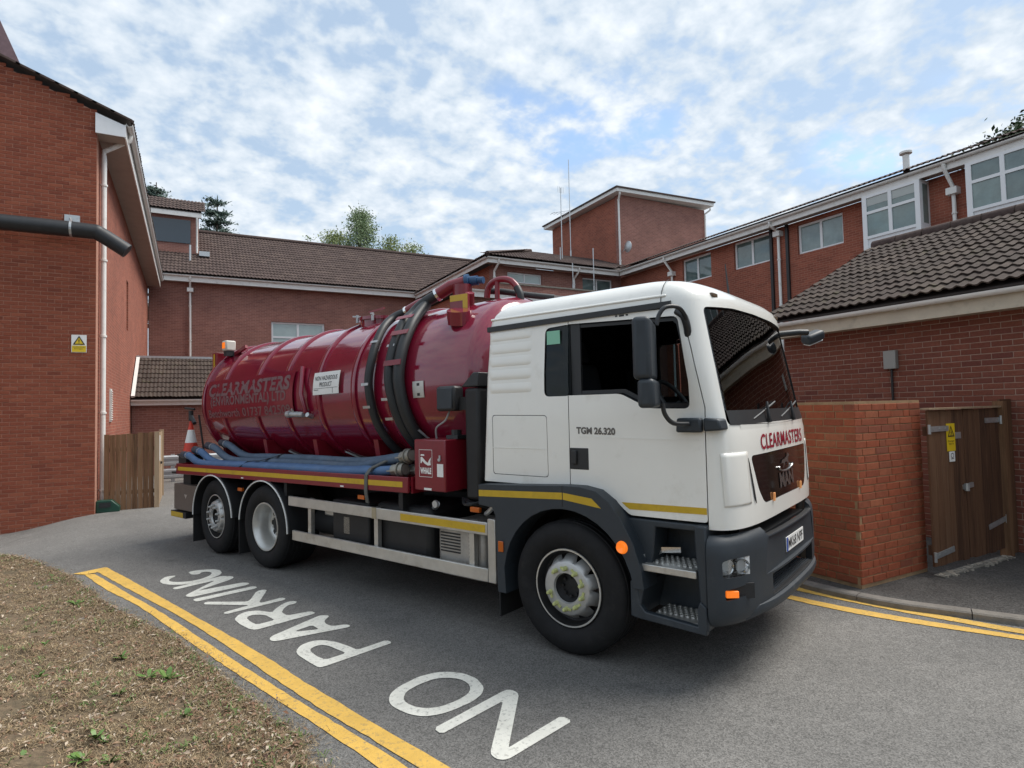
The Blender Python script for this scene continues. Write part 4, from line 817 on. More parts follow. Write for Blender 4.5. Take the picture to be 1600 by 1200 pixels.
DWIN = rounded([(-.03,2.015),(.47,2.015),(.70,1.90),(1.005,1.893),(1.0,2.08),(.925,2.555),(-.03,2.592)], .045)
QWIN = rounded([(-.232,2.012),(.03,2.012),(.03,2.590),(-.222,2.578)], .05)
DGL = rounded([(.010,2.015),(.47,2.015),(.70,1.90),(1.005,1.893),(1.0,2.08),(.925,2.555),(.010,2.590)], .03); QGL = rounded([(-.232,2.012),(-.002,2.012),(-.002,2.590),(-.222,2.578)], .03)
WSCR = rounded([(-1.015,1.775),(0,1.755),(1.015,1.775),(1.005,2.25),(.985,2.615),(.5,2.65),(0,2.66),(-.5,2.65),(-.985,2.615),(-1.005,2.25)], .045)
ARCH = [(-1.3,.9),(-1.3,1.285),(.22,1.285),(.32,1.262),(.40,1.21),(.47,1.145),(.52,1.11),(1.108,1.108),(1.108,.9)]
DOOR = rounded([(.006,1.290),(.22,1.290),(.325,1.266),(.405,1.214),(.475,1.149),(.525,1.115),(1.103,1.115),(1.103,1.90),(1.02,2.30),(.945,2.612),(.006,2.628)], .02, 2)
DOORC = [(-.0,1.0),(1.11,1.0),(1.11,1.90),(1.027,2.302),(.951,2.619),(-.0,2.635)]
LOCK = rounded([(-.80,1.352),(-.207,1.352),(-.212,1.86),(-.80,1.868)], .03)
GRIL = rounded([(-.775,1.55),(.775,1.55),(.68,1.30),(.585,1.195),(-.585,1.195),(-.68,1.30)], .05)
def make_shell(off_o, off_i, mo, mi):
    a = cab_solid(off_o, mo); b = cab_solid(off_i, mi); boolean(a, b, 'DIFFERENCE'); drop(b); return a
base = make_shell(0, .045, 'white', 'lining')
def cutlist(o, cs, op='DIFFERENCE'):
    for c in cs: boolean(o, c, op); drop(c)
arch = cutter(ARCH, -2, 2, SIDE)
full = bpy.data.objects.new('tmp', base.data.copy()); COL.objects.link(full)
cutlist(base, [cutter(DOORC, .6, 2, SIDE), cutter(DOORC, -2, -.6, SIDE), cutter(QWIN, -2, 2, SIDE), cutter(WSCR, .55, 2, FRONT), arch, cutter(LOCK, .9, 2, SIDE), cutter(GRIL, 1.0, 2, FRONT)])
base.name = 'cab_body'; base.data.name = 'cab_body'; smooth(base.data, 32); tp(base, None); cab = base
for sgn in (1, -1):
    d = bpy.data.objects.new('door', full.data.copy()); COL.objects.link(d); lo, hi = (.6,2) if sgn > 0 else (-2,-.6)
    cutlist(d, [cutter(DOOR, lo, hi, SIDE, 'white')], 'INTERSECT'); cutlist(d, [cutter(DWIN, -2, 2, SIDE)]); smooth(d.data, 32); tp(d, None)
    if sgn > 0: door = d; d['label'] = 'white driver door with its window lowered'
lk = bpy.data.objects.new('locker_door', full.data.copy()); COL.objects.link(lk)
cutlist(lk, [cutter(rounded([(-.795,1.357),(-.212,1.357),(-.217,1.855),(-.795,1.863)], .03), .9, 2, SIDE, 'white')], 'INTERSECT'); smooth(lk.data, 32); tp(lk, None)
gr = bpy.data.objects.new('grille_panel', full.data.copy()); COL.objects.link(gr)
cutlist(gr, [cutter(rounded([(-.77,1.545),(.77,1.545),(.675,1.302),(.58,1.20),(-.58,1.20),(-.675,1.302)], .05), 1.0, 2, FRONT, 'blackpl')], 'INTERSECT'); gr.data.materials.clear(); gr.data.materials.append(mat('gloss_black',(.012,.009,.009),.12,coat=.7)); smooth(gr.data, 40); tp(gr, None)
drop(full)
# glass
gs = make_shell(.012, .017, 'blackpl', 'blackpl')
def glass(name, poly, lo, hi, fn, m, parent):
    o = bpy.data.objects.new(name, gs.data.copy()); COL.objects.link(o); cutlist(o, [cutter(poly, lo, hi, fn)], 'INTERSECT')
    o.data.materials.clear(); o.data.materials.append(M[m]); smooth(o.data, 40); tp(o, parent); return o
glass('door_window', DGL, -2, -.6, SIDE, 'cabglass', None)
qg = glass('quarter_window', QGL, .6, 2, SIDE, 'cabglass', None); glass('quarter_window', QGL, -2, -.6, SIDE, 'cabglass', None); drop(gs)
g = MB(); gw = [-1.0+2.0*i/40 for i in range(41)]; gzs = [1.745+.925*j/24 for j in range(25)]
g.add([(u0(z)-.014-.06*abs(w)**2.4,w,z) for z in gzs for w in gw], [(j*41+i,j*41+i+1,(j+1)*41+i+1,(j+1)*41+i) for j in range(24) for i in range(40)]); wsn = tob('windscreen', g, 'screen', None, sm=80); so = wsn.modifiers.new('thick','SOLIDIFY'); so.thickness = .006
tob('green_sticker', MB().box(-.205,-.075,1.105,1.1065,2.44,2.55), 'greentag', qg)
# black pillar trim between the two side windows, window frame strip
tob('window_pillar', MB().box(.012,.10,1.055,1.080,2.0,2.60), 'blackpl', door); tob('window_pillar', MB().box(-.06,.005,1.04,1.080,2.0,2.60), 'blackpl', None); tob('window_run', MB().prism([(.10,2.58),(.90,2.55),(.93,2.52),(1.0,2.08),(.985,2.06),(.905,2.50),(.88,2.525),(.10,2.555)], 1.058, 1.073, SIDE), 'blackpl', door); tob('lowered_glass', MB().prism([(.11,2.02),(.47,2.02),(.62,1.95),(.62,1.965),(.47,2.045),(.11,2.045)], 1.048, 1.054, SIDE), 'cabglass', door); tob('window_edge', MB().prism([(.10,2.02),(.47,2.02),(.70,1.905),(1.0,1.90),(1.0,1.93),(.71,1.935),(.485,2.05),(.10,2.05)], 1.06, 1.075, SIDE), 'blackpl', door)
# interior
tob('cab_floor', MB().box(-.8,1.1,-1.0,1.0,1.26,1.30), 'lining', cab)
tob('dashboard', MB().prism([(.78,1.32),(1.18,1.32),(1.22,1.74),(1.05,1.84),(.84,1.83),(.78,1.65)], -.90, .90, SIDE), mat('dash_grey',(.20,.21,.205),.7), cab, bev=.02)
for w in (-.6,.6):
    g = MB(); g.box(-.15,.38,w-.25,w+.25,1.5,1.68); g.prism([(-.22,1.6),(-.02,1.6),(-.16,2.3),(-.28,2.3)], w-.24, w+.24, SIDE); g.prism([(-.27,2.31),(-.17,2.31),(-.22,2.52),(-.29,2.52)], w-.13, w+.13, SIDE); tob('seat', g, 'seat', cab, bev=.04)
    tob('seat_pedestal', MB().box(-.05,.25,w-.18,w+.18,1.3,1.5), 'blackpl', cab)
def ring_tube(c, r, rr, nx, ny, n=28):
    return [Vector(c)+Vector(nx)*r*math.cos(2*math.pi*k/n)+Vector(ny)*r*math.sin(2*math.pi*k/n) for k in range(n+1)]
g = MB(); ny = Vector((-.55,0,.83)); g.tube(ring_tube((.66,.55,1.93), .22, .018, (0,1,0), ny), .018, 8, cap=False); g.tube([(.66,.55,1.93),(.92,.55,1.72)], .035, 8); g.bar((.66,.34,1.93),(.66,.76,1.93),.03,.03); tob('steering_wheel', g, 'blackpl', cab, sm=50)
tob('bunk_panel', MB().box(-.75,-.55,-.95,.95,1.3,1.75), 'seat', cab); tob('red_bag', MB().box(.55,.75,-.35,-.1,1.86,1.98), mat('red_cloth',(.6,.03,.02),.8), cab, bev=.03)
tob('sun_visor', MB().box(.86,.9,-.9,.9,2.42,2.6), 'lining', cab); g = MB(); g.tube([(1.12,.0,1.84),(1.12,.0,1.95)], .02, 8); g.box(1.1,1.12,-.06,.06,1.94,2.03); tob('dash_device', g, 'blackpl', cab)
tob('dash_papers', MB().obox((1.08,-.45,1.845), (.1,.03,.005), (-.04,.16,0), (0,0,.004)), 'paper', cab)
# trims
g = MB(); zt = lambda u: lerp(2.632,2.648,(u+.84)/1.7)
g.add([p for u in (-.845,-.2,.4,.80,.88) for p in [(u,1.09,zt(u)-.028),(u,1.118,zt(u)-.026),(u,1.118,zt(u)+.016),(u,1.085,zt(u)+.024)]], [(i*4+j,i*4+(j+1) % 4,i*4+4+(j+1) % 4,i*4+4+j) for i in range(4) for j in range(4)]+[(0,1,2,3),(19,18,17,16)])
tob('rain_channel', g, 'blackpl', cab)
g = MB(); g.add([p for u in (-.82,-.2,.4,.84) for p in [(u,1.07,2.70),(u,1.098,2.705),(u,1.094,2.722),(u,1.06,2.73)]], [(i*4+j,i*4+(j+1) % 4,i*4+4+(j+1) % 4,i*4+4+j) for i in range(3) for j in range(4)]+[(0,1,2,3),(15,14,13,12)]); tob('roof_rib', g, 'white', cab, bev=.006)
for k in range(5):                   # pressed louvre ribs behind the door
    z = 2.555-k*.113; g = MB(); vs = []; fs = []; n = 8
    us = [-.825,-.81,-.78,-.40,-.37,-.352]
    for i, u in enumerate(us):
        am = (0,.6,1,1,.6,0)[i]
        for j in range(n+1): t = j/n; vs.append((u, hw(z)-.002+am*.011*math.sin(math.pi*t)**.8*(.6+.5*(1-t)), z-.052+.098*t))
    for i in range(5):
        for j in range(n): fs.append((i*(n+1)+j, i*(n+1)+j+1, (i+1)*(n+1)+j+1, (i+1)*(n+1)+j))
    g.add(vs, fs); tob('pressed_rib', g, 'white', cab, sm=80)
g = MB(); g.prism([(-.80,.0),(-.205,.0),(-.205,.010),(-.80,.012)], 1.582, 1.586, lambda a,b,t: (a,hw(1.6)+b*.3,t)); tob('swage_line', g, 'white', lk)
g = MB(); g.bar((.10,hw(1.7)+.0005,1.69),(1.06,hw(1.7)+.0005,1.675),.004,.006); tob('swage_line', g, 'white', door)
g = MB(); g.box(.005,.178,1.118,1.128,1.43,1.60); tob('door_handle', g, 'blackpl', door, bev=.012); g = MB(); g.box(.03,.075,1.128,1.146,1.47,1.58); tob('door_handle_grip', g, 'blackpl', door, bev=.008)
tob('model_lettering', text_mb('TGM 26.320', .07, lambda x,y: (.245+x,hw(1.73)+.0025,1.735+y-x*.02), bold=.003, width=.345), mat('dark_badge',(.13,.12,.11),.4,metal=.3), door, fix=False)
g = MB(); [g.box(u-.009,u+.009,1.098,1.102,2.600,2.612) for u in (.44,.53)]; g.box(.465,.505,1.098,1.102,2.599,2.613); tob('marker_lamp', g, 'blackpl', door)
tob('reflective_strip', MB().prism([(.455,1.205),(1.10,1.215),(1.10,1.170),(.52,1.158),(.49,1.175)], 1.1255, 1.1275, SIDE), 'yellow', door)
g = MB(); ww = [-.88+.04*i for i in range(45)]
for zz, hgt in ((1.742,.034),): g.add([(ufront(w,zz)+.003,w,zz-hgt) for w in ww]+[(ufront(w,zz+.03)+.004,w,zz+.032) for w in ww], [(i,i+1,45+i+1,45+i) for i in range(44)])
tob('front_cowl', g, 'white', cab, sm=60)
g = MB(); ww = [-.995+.0442*i for i in range(46)]; g.add([(ufront(w,1.765)+.004,w,1.757+.02*abs(w)) for w in ww]+[(ufront(w,1.9)+.001,w,1.875) for w in ww], [(i,i+1,46+i+1,46+i) for i in range(45)]); tob('windscreen_band', g, 'blackpl', cab, sm=60)
for w0 in (.30,-.42):
    g = MB(); a = Vector((ufront(w0,1.76)+.012,w0,1.775)); g.tube([a,Vector((ufront(w0+.02,1.84)+.022,w0+.02,1.84)),Vector((ufront(w0-.03,1.93)+.018,w0-.03,1.93))], [.016,.013,.009], 6)
    g.tube([Vector((ufront(lerp(w0+.32,w0-.32,k/6),lerp(1.865,1.99,k/6))+.010,lerp(w0+.32,w0-.32,k/6),lerp(1.865,1.99,k/6)-.06)) for k in range(7)], .008, 5); tob('wiper', g, 'blackpl', cab, sm=50)
tob('front_lettering', text_mb('CLEARMASTERS', .155, lambda x,y: (ufront(-x-.05,1.63+y)+.004,-x-.05,1.635+y), bold=.003, width=1.22, space=1.12), 'redprint', cab, fix=False)
g = text_mb('MAN', .16, lambda x,y: (ufront(-x,1.32+y)+.006,-x-.02,1.315+y), bold=.006, width=.40); tob('badge_lettering', g, 'badge', gr, fix=False)
def lion():
    # leaping animal silhouette inside an arc, flat chrome relief
    pl = [(-.13,-.02),(-.10,.01),(-.03,.015),(.04,.03),(.07,.06),(.10,.05),(.12,.03),(.09,.02),(.075,0),(.10,-.04),(.08,-.045),(.045,-.01),(-.02,-.012),(-.06,-.05),(-.09,-.05),(-.06,-.02),(-.10,-.012)]
    g = MB(); g.add([(ufront(-x,1.45+y)+.008,-x-.02,1.455+y) for x, y in pl], [tuple(range(len(pl)))])
    arc = [(ufront(0,1.45)+.006,-.20*math.cos(t)-.02,1.385+.075*math.sin(t)-.0) for t in [math.pi*k/14 for k in range(15)]]; arc = [Vector((ufront(p[1],p[2])+.007,p[1],1.42-(p[2]-1.385)*.6)) for p in arc]; g.tube(arc, .008, 6); return g
tob('badge_emblem', lion(), 'badge', gr, fix=False)
for w, z in ((.38,1.215),(-.42,1.215)): tob('marker_light', MB().box(ufront(w,z)+.002,ufront(w,z)+.016,w-.012,w+.012,z-.03,z+.032), 'markeron', cab, bev=.003)
for s in (1,-1):                       # corner air deflectors
    g = MB(); zs2 = (1.225,1.24,1.40,1.555,1.585); W2 = [.83,.86,.9,.96,1.02,1.06,1.09]; vs = []; fs = []
    for z in zs2:
        for w in W2: k = .0065 if z not in (1.225,1.585) else .0045; vs.append((ufront(w,z)+k*(.75 if w < .84 else 1), s*(w+k*max(0,(w-.9))*4.2), z))
    n = len(W2)
    for i in range(len(zs2)-1):
        for j in range(n-1): fs.append((i*n+j,i*n+j+1,(i+1)*n+j+1,(i+1)*n+j))
    g.add(vs, fs); o = tob('air_deflector', g, 'white', cab, sm=50); sm = o.modifiers.new('thick', 'SOLIDIFY'); sm.thickness = .003
    g = MB(); g.prism([(.83,1.54),(.815,1.50),(.775,1.33),(.755,1.215),(.78,1.25)], 0, .004, lambda a,b,t: (ufront(a,b)+.003+t,s*a,b)); tob('air_slot', g, 'blackpl', cab)
for w in (.80,-.80): tob('roof_marker', MB().box(ufront(w,2.69)-.045,ufront(w,2.69)+.0,w-.05,w+.05,2.70,2.735), mat('lamp_brown',(.12,.08,.05),.3), cab, bev=.008)
g = MB(); g.add([(.80,hw(2.6)-i,z) for z, i, f in ROOF[:6]]+[(.806,hw(2.6)-i,z) for z, i, f in ROOF[:6]], [(k,k+1,k+7,k+6) for k in range(5)]); g.v = [(x,y+.0015,z+.001) for x, y, z in g.v]; tob('roof_seam', g, 'blackpl', cab, fix=False)
g = MB(); g.tube([(.75,-.55,2.9),(.72,-.56,3.25)], [.012,.005], 6); tob('radio_antenna', g, 'blackpl', cab)
# --- mirrors
def mirror_house(c, sx, sy, sz, name, parent, rot=.35):
    g = MB(); g.obox((0,0,0), (sx,0,0), (0,sy,0), (0,0,sz)); o = tob(name, g, 'greypl', parent, bev=min(sx,sy)*.55); o.modifiers[0].segments = 4; o.location = (c[0],-c[1],c[2]); o.rotation_euler = (0,0,rot); return o
mirror_house((.825,1.42,2.295), .06, .225, .205, 'mirror_housing', None); mirror_house((.845,1.415,2.0), .055, .225, .095, 'mirror_housing', None)
g = MB(); g.tube(catmull([(1.0,1.10,2.47),(1.005,1.17,2.55),(.99,1.25,2.59),(.94,1.33,2.585),(.91,1.37,2.53),(.90,1.39,2.46)], 6), .015, 8); tob('mirror_arm', g, 'blackpl', None, sm=60)
g = MB(); g.tube(catmull([(.93,1.40,1.93),(.94,1.39,1.86),(.97,1.33,1.80),(1.02,1.2,1.79)], 6), .016, 8); tob('mirror_arm', g, 'blackpl', None, sm=60)
tob('mirror_bracket', MB().prism([(.92,1.73),(1.10,1.73),(1.10,1.83),(.93,1.83)], 1.122, 1.19, SIDE), 'greypl', None, bev=.015); tob('mirror_bracket', MB().prism([(1.112,1.735),(1.235,1.745),(1.22,1.82),(1.112,1.83)], 1.02, 1.175, SIDE), 'greypl', None, bev=.015)
g = MB(); g.tube(catmull([(.99,1.08,2.40),(1.0,1.11,2.46),(.985,1.13,2.54),(.93,1.12,2.585)], 5), .026, 8); tob('mirror_bracket', g, 'blackpl', None, sm=60)
g = MB(); g.tube([(1.04,-1.03,2.585),(1.2,-1.14,2.60),(1.27,-1.22,2.60)], .03, 8); tob('mirror_arm', g, 'blackpl', None, sm=60)
o = mirror_house((1.285,-1.37,2.565), .06, .11, .05, 'mirror_housing', None, -.5); o.rotation_euler = (.35,.25,-.5); g = MB(); g.box(-.04,.04,-.09,.09,-.062,-.049); mg = tob('mirror_glass', g, 'steel', o, bev=.01)
# --- front wheel arch, step well, bumper
OUT = [(-.875,1.268),(-.4,1.29),(.02,1.312),(.16,1.312),(.30,1.288),(.41,1.215),(.505,1.10),(.60,.93),(.655,.76),(.675,.62)]
inn = [(.60*math.cos(t),.53+.60*math.sin(t)) for t in [math.radians(8+164*k/16) for k in range(17)]]
FEN = OUT+[(.60,.62)]+inn+[(-.60,.60),(-.585,.38),(-.675,.38),(-.69,1.02),(-.72,1.08),(-.875,1.095)]
fen = tob('wheel_arch', MB().prism(FEN, 1.02, 1.245, SIDE), 'greypl', None, bev=.016, label='dark grey plastic arch over the front wheel')
tob('wheel_arch', MB().prism(FEN, -1.245, -1.02, SIDE), 'greypl', None, bev=.016)
tob('reflective_strip', MB().prism([(-.868,1.222),(-.0,1.258),(-.0,1.205),(-.868,1.168)], 1.2455, 1.248, SIDE), 'yellow', fen); tob('reflective_strip', MB().prism([(.008,1.258),(.265,1.232),(.345,1.165),(.008,1.205)], 1.2455, 1.248, SIDE), 'yellow', fen)
tob('panel_joint', MB().box(-.003,.003,1.2452,1.2468,1.15,1.31), 'blackpl', fen)
tob('arch_liner', MB().prism([(a*1.0,b) for a, b in inn]+[(-.64*math.cos(t),.53+.64*math.sin(t)) for t in [math.radians(8+164*k/16) for k in range(17)]], .55, 1.02, SIDE), 'flap', None)
g = MB(); g.lathe([(1.246,.0),(1.262,.03),(1.268,.036),(1.25,.046),(1.24,.048)], (.51,0,.90), 'y', 20); tob('side_indicator', g, 'orangeon', fen, sm=50)
tob('mud_flap', MB().box(-.70,-.685,.78,1.2,.16,.42), 'flap', None); tob('side_marker', MB().box(-.655,-.60,1.2455,1.258,.72,.81), 'orange', fen, bev=.006)
# step unit
g = MB(); g.box(.58,1.105,.80,.84,.40,1.10); tob('step_back_panel', g, 'greypl', None)
g = MB(); g.prism([(1.065,.40),(1.11,.40),(1.11,1.10),(1.03,1.10),(1.03,.98)], .84, 1.19, SIDE); tob('step_side', g, 'greypl', None, bev=.012)
g = MB(); g.prism([(.56,.40),(.60,.40),(.66,.66),(.60,.66),(.545,.66)], .84, 1.20, SIDE); tob('step_side', g, 'greypl', None, bev=.01)
g = MB(); g.prism([(.545,.66),(.545,.41),(.60,.40),(1.10,.38),(1.105,.56),(1.06,.60),(1.04,.55),(1.04,.43),(.66,.455),(.62,.50),(.60,.66)], 1.15, 1.205, SIDE); tob('step_skirt', g, 'greypl', None, bev=.008)
def tread(name, a0, a1, z, wi, wo):
    st = tob(name, MB().prism([(a0,z-.02),(a1,z-.02),(a1,z+.0),(a0,z+.0)], wi, wo, SIDE), 'alu', None, bev=.006)
    g = MB(); nx = int((a1-a0)/.042); ny_ = int((wo-wi-.04)/.042)
    for i in range(nx):
        for j in range(ny_):
            c = (a0+.02+i*.042+(.02 if j % 2 else 0), wi+.03+j*.042, z); 
            if c[0] > a1-.02: continue
            g.lathe([(.0,.015),(.010,.013),(.010,.007),(.001,.007)], c, 'z', 8)
    tob('tread_studs', g, 'alu', st, sm=40); return st
tread('step_tread', .63, 1.02, .79, .86, 1.19); tread('step_tread', .68, 1.02, .43, .86, 1.15)
tob('step_lip', MB().box(.60,1.04,1.185,1.205,.745,.795), 'alu', None, bev=.006); g = MB(); g.bar((.585,1.21,.80),(.70,1.0,.86),.012,.05); g.bar((.70,1.0,.86),(.82,.93,.86),.012,.04); tob('step_bracket', g, 'chrome', None)
tob('sill_panel', MB().prism([(.60,.86),(.66,.70),(.70,.86),(.72,1.05),(1.03,1.05),(1.03,1.095),(.49,1.095)], .90, 1.13, SIDE), 'greypl', None, bev=.01)
# bumper shell
def bump_ring(z, off=0., ins=0.):
    h = 1.215-off-ins; uf = 1.385-off-ins; a = .34; n = 44; pts = []
    for i in range(n+1):
        t = -math.pi/2+math.pi*i/n; c, s = abs(math.cos(t))**(2/2.75), abs(math.sin(t))**(2/2.75); pts.append((uf-a+a*c, -h*s*(1 if t < 0 else -1), z))
    return pts+[(.9,h,z),(.9,-h,z)]
def bump_solid(off, m):
    g = MB(); lv = [(.405,.10),(.43,.05),(.47,.018),(.52,.004),(.6,0),(.7,0),(.8,0),(.9,0),(.97,.004),(1.01,.018),(1.035,.045)]
    g.stack([bump_ring(z, off, i) for z, i in lv]); me = g.mesh('b', True, True); me.materials.append(M[m]); o = bpy.data.objects.new('tmp', me); COL.objects.link(o); return o
bmp = bump_solid(0, 'greypl'); inn_b = bump_solid(.05, 'blackpl'); 
for v in inn_b.data.vertices: v.co.z = .2+(v.co.z-.4)*1.6
boolean(bmp, inn_b, 'DIFFERENCE'); drop(inn_b)
DIAG = lambda s_: (lambda a,b,t: (t*.7071-a*.7071, s_*(t*.7071+a*.7071), b))     # a = (w-u)/sqrt2
HL = rounded([(-.265,.765),(-.035,.762),(-.03,.872),(-.10,.888),(-.262,.885)], .02); FOG = rounded([(-.27,.635),(-.05,.615),(-.045,.685),(-.27,.705)], .015)
cutlist(bmp, [cutter([(.0,.2),(1.115,.2),(1.115,1.3),(.0,1.3)], -2, 2, SIDE)])
cutlist(bmp, [cutter(rounded([(-.66,.975),(.66,.975),(.72,1.2),(-.72,1.2)], .03), 1.0, 2, FRONT), cutter(rounded([(-.60,.545),(.60,.545),(.60,.70),(-.60,.70)], .02), 1.0, 2, FRONT), cutter(HL, .9, 2.4, DIAG(1)), cutter(HL, .9, 2.4, DIAG(-1)), cutter(FOG, .9, 2.4, DIAG(1)), cutter(FOG, .9, 2.4, DIAG(-1))])
cutlist(bmp, [cutter(rounded([(-.72,.715),(.72,.715),(.66,.965),(-.66,.965)], .03), 1.352, 2, FRONT, 'greypl')])
bmp.name = 'bumper'; smooth(bmp.data, 32); tp(bmp, None)
lampshell = bump_solid(.010, 'lensclear'); l2 = bump_solid(.03, 'lensclear'); boolean(lampshell, l2, 'DIFFERENCE'); drop(l2)
for s in (1,-1):
    o = bpy.data.objects.new('headlight', lampshell.data.copy()); COL.objects.link(o); cutlist(o, [cutter(HL, .9, 2.4, DIAG(s))], 'INTERSECT'); o.data.materials.clear(); o.data.materials.append(glass_mat('headlight_lens',(.9,.92,.93))); smooth(o.data, 40); tp(o, bmp)
    if s > 0:
        g = MB()
        for a in (-.10,-.20): 
            c = DIAG(s)(a, .825, 1.622); d = Vector((.7071,s*.7071,0)); ax = Vector((-.7071,s*.7071,0)); up = Vector((0,0,1)); vs = []; 
            for k, (r, dd) in enumerate(((.05,.0),(.046,-.012),(.034,-.03),(.012,-.045))): vs += [Vector(c)+d*dd+ax*r*math.cos(2*math.pi*j/20)+up*r*math.sin(2*math.pi*j/20) for j in range(20)]
            g.add(vs, [(k*20+j,k*20+(j+1) % 20,(k+1)*20+(j+1) % 20,(k+1)*20+j) for k in range(3) for j in range(20)]+[tuple(60+j for j in range(20))])
        tob('lamp_reflector', g, 'chrome', bmp, sm=50, fix=False)
        g = MB(); c = Vector(DIAG(s)(-.15, .825, 1.585)); g.obox(c, Vector((.7071,s*.7071,0))*.01, Vector((-.7071,s*.7071,0))*.112, Vector((0,0,.06))); tob('lamp_back', g, mat('lamp_silver',(.72,.73,.74),.35,metal=.2), bmp)
        g = MB(); c = Vector(DIAG(s)(-.105, .652, 1.648)); g.obox(c, Vector((.62,s*.78,0)).normalized()*.012, Vector((-.78,s*.62,0)).normalized()*.042, Vector((0,0,.022))); tob('fog_indicator', g, 'orangeon', bmp, bev=.004)
        g = MB(); c = Vector(DIAG(s)(-.16, .66, 1.60)); g.obox(c, Vector((.65,s*.75,0)).normalized()*.01, Vector((-.75,s*.65,0)).normalized()*.12, Vector((0,0,.05))); tob('fog_recess', g, 'blackpl', bmp)
drop(lampshell)
tob('bumper_tread', MB().box(1.20,1.36,-.58,.58,.535,.552), 'blackpl', bmp)
g = MB(); [g.box(1.21+.018*i,1.218+.018*i,-.56,.56,.552,.560) for i in range(8)]; tob('tread_ribs', g, 'greypl', bmp)
tob('bumper_inner', MB().box(1.10,1.17,-.7,.7,.46,1.06), 'blackpl', bmp); tob('upper_tread', MB().box(1.12,1.30,-.62,.62,.955,.973), 'blackpl', bmp)
tob('front_crossmember', MB().box(1.02,1.10,-1.0,1.0,.62,1.1), 'chassis', None)
pw = lambda w: 1.385-.34+.34*max(0,1-abs(w/1.215)**2.75)**(1/2.75)
np_ = tob('number_plate', MB().prism([(-.335,.765),(.19,.765),(.19,.878),(-.335,.878)], 1.354, 1.362, FRONT), 'paper', bmp, bev=.003)
tob('plate_lettering', text_mb('MK68 NPF', .105, lambda x,y: (1.3628,-x-.085,.822+y), bold=.002, width=.44), 'ink', np_, fix=False)
tob('plate_band', MB().box(1.3623,1.3626,.145,.187,.768,.875), mat('plate_blue',(.02,.07,.35),.4), np_)
g = MB(); lw = [-.95+.05*i for i in range(39)]; lp_ = [(-.005,.535),(.022,.53),(.03,.505),(.018,.47),(-.02,.45)]
g.add([(pw(w)-.012+(a+.012)*(1-abs(w/.95)**6)-.02*abs(w/.95)**6,w,z) for w in lw for a, z in lp_], [(i*5+j,i*5+j+1,(i+1)*5+j+1,(i+1)*5+j) for i in range(38) for j in range(4)]); tob('bumper_lip', g, 'greypl', bmp, sm=60)
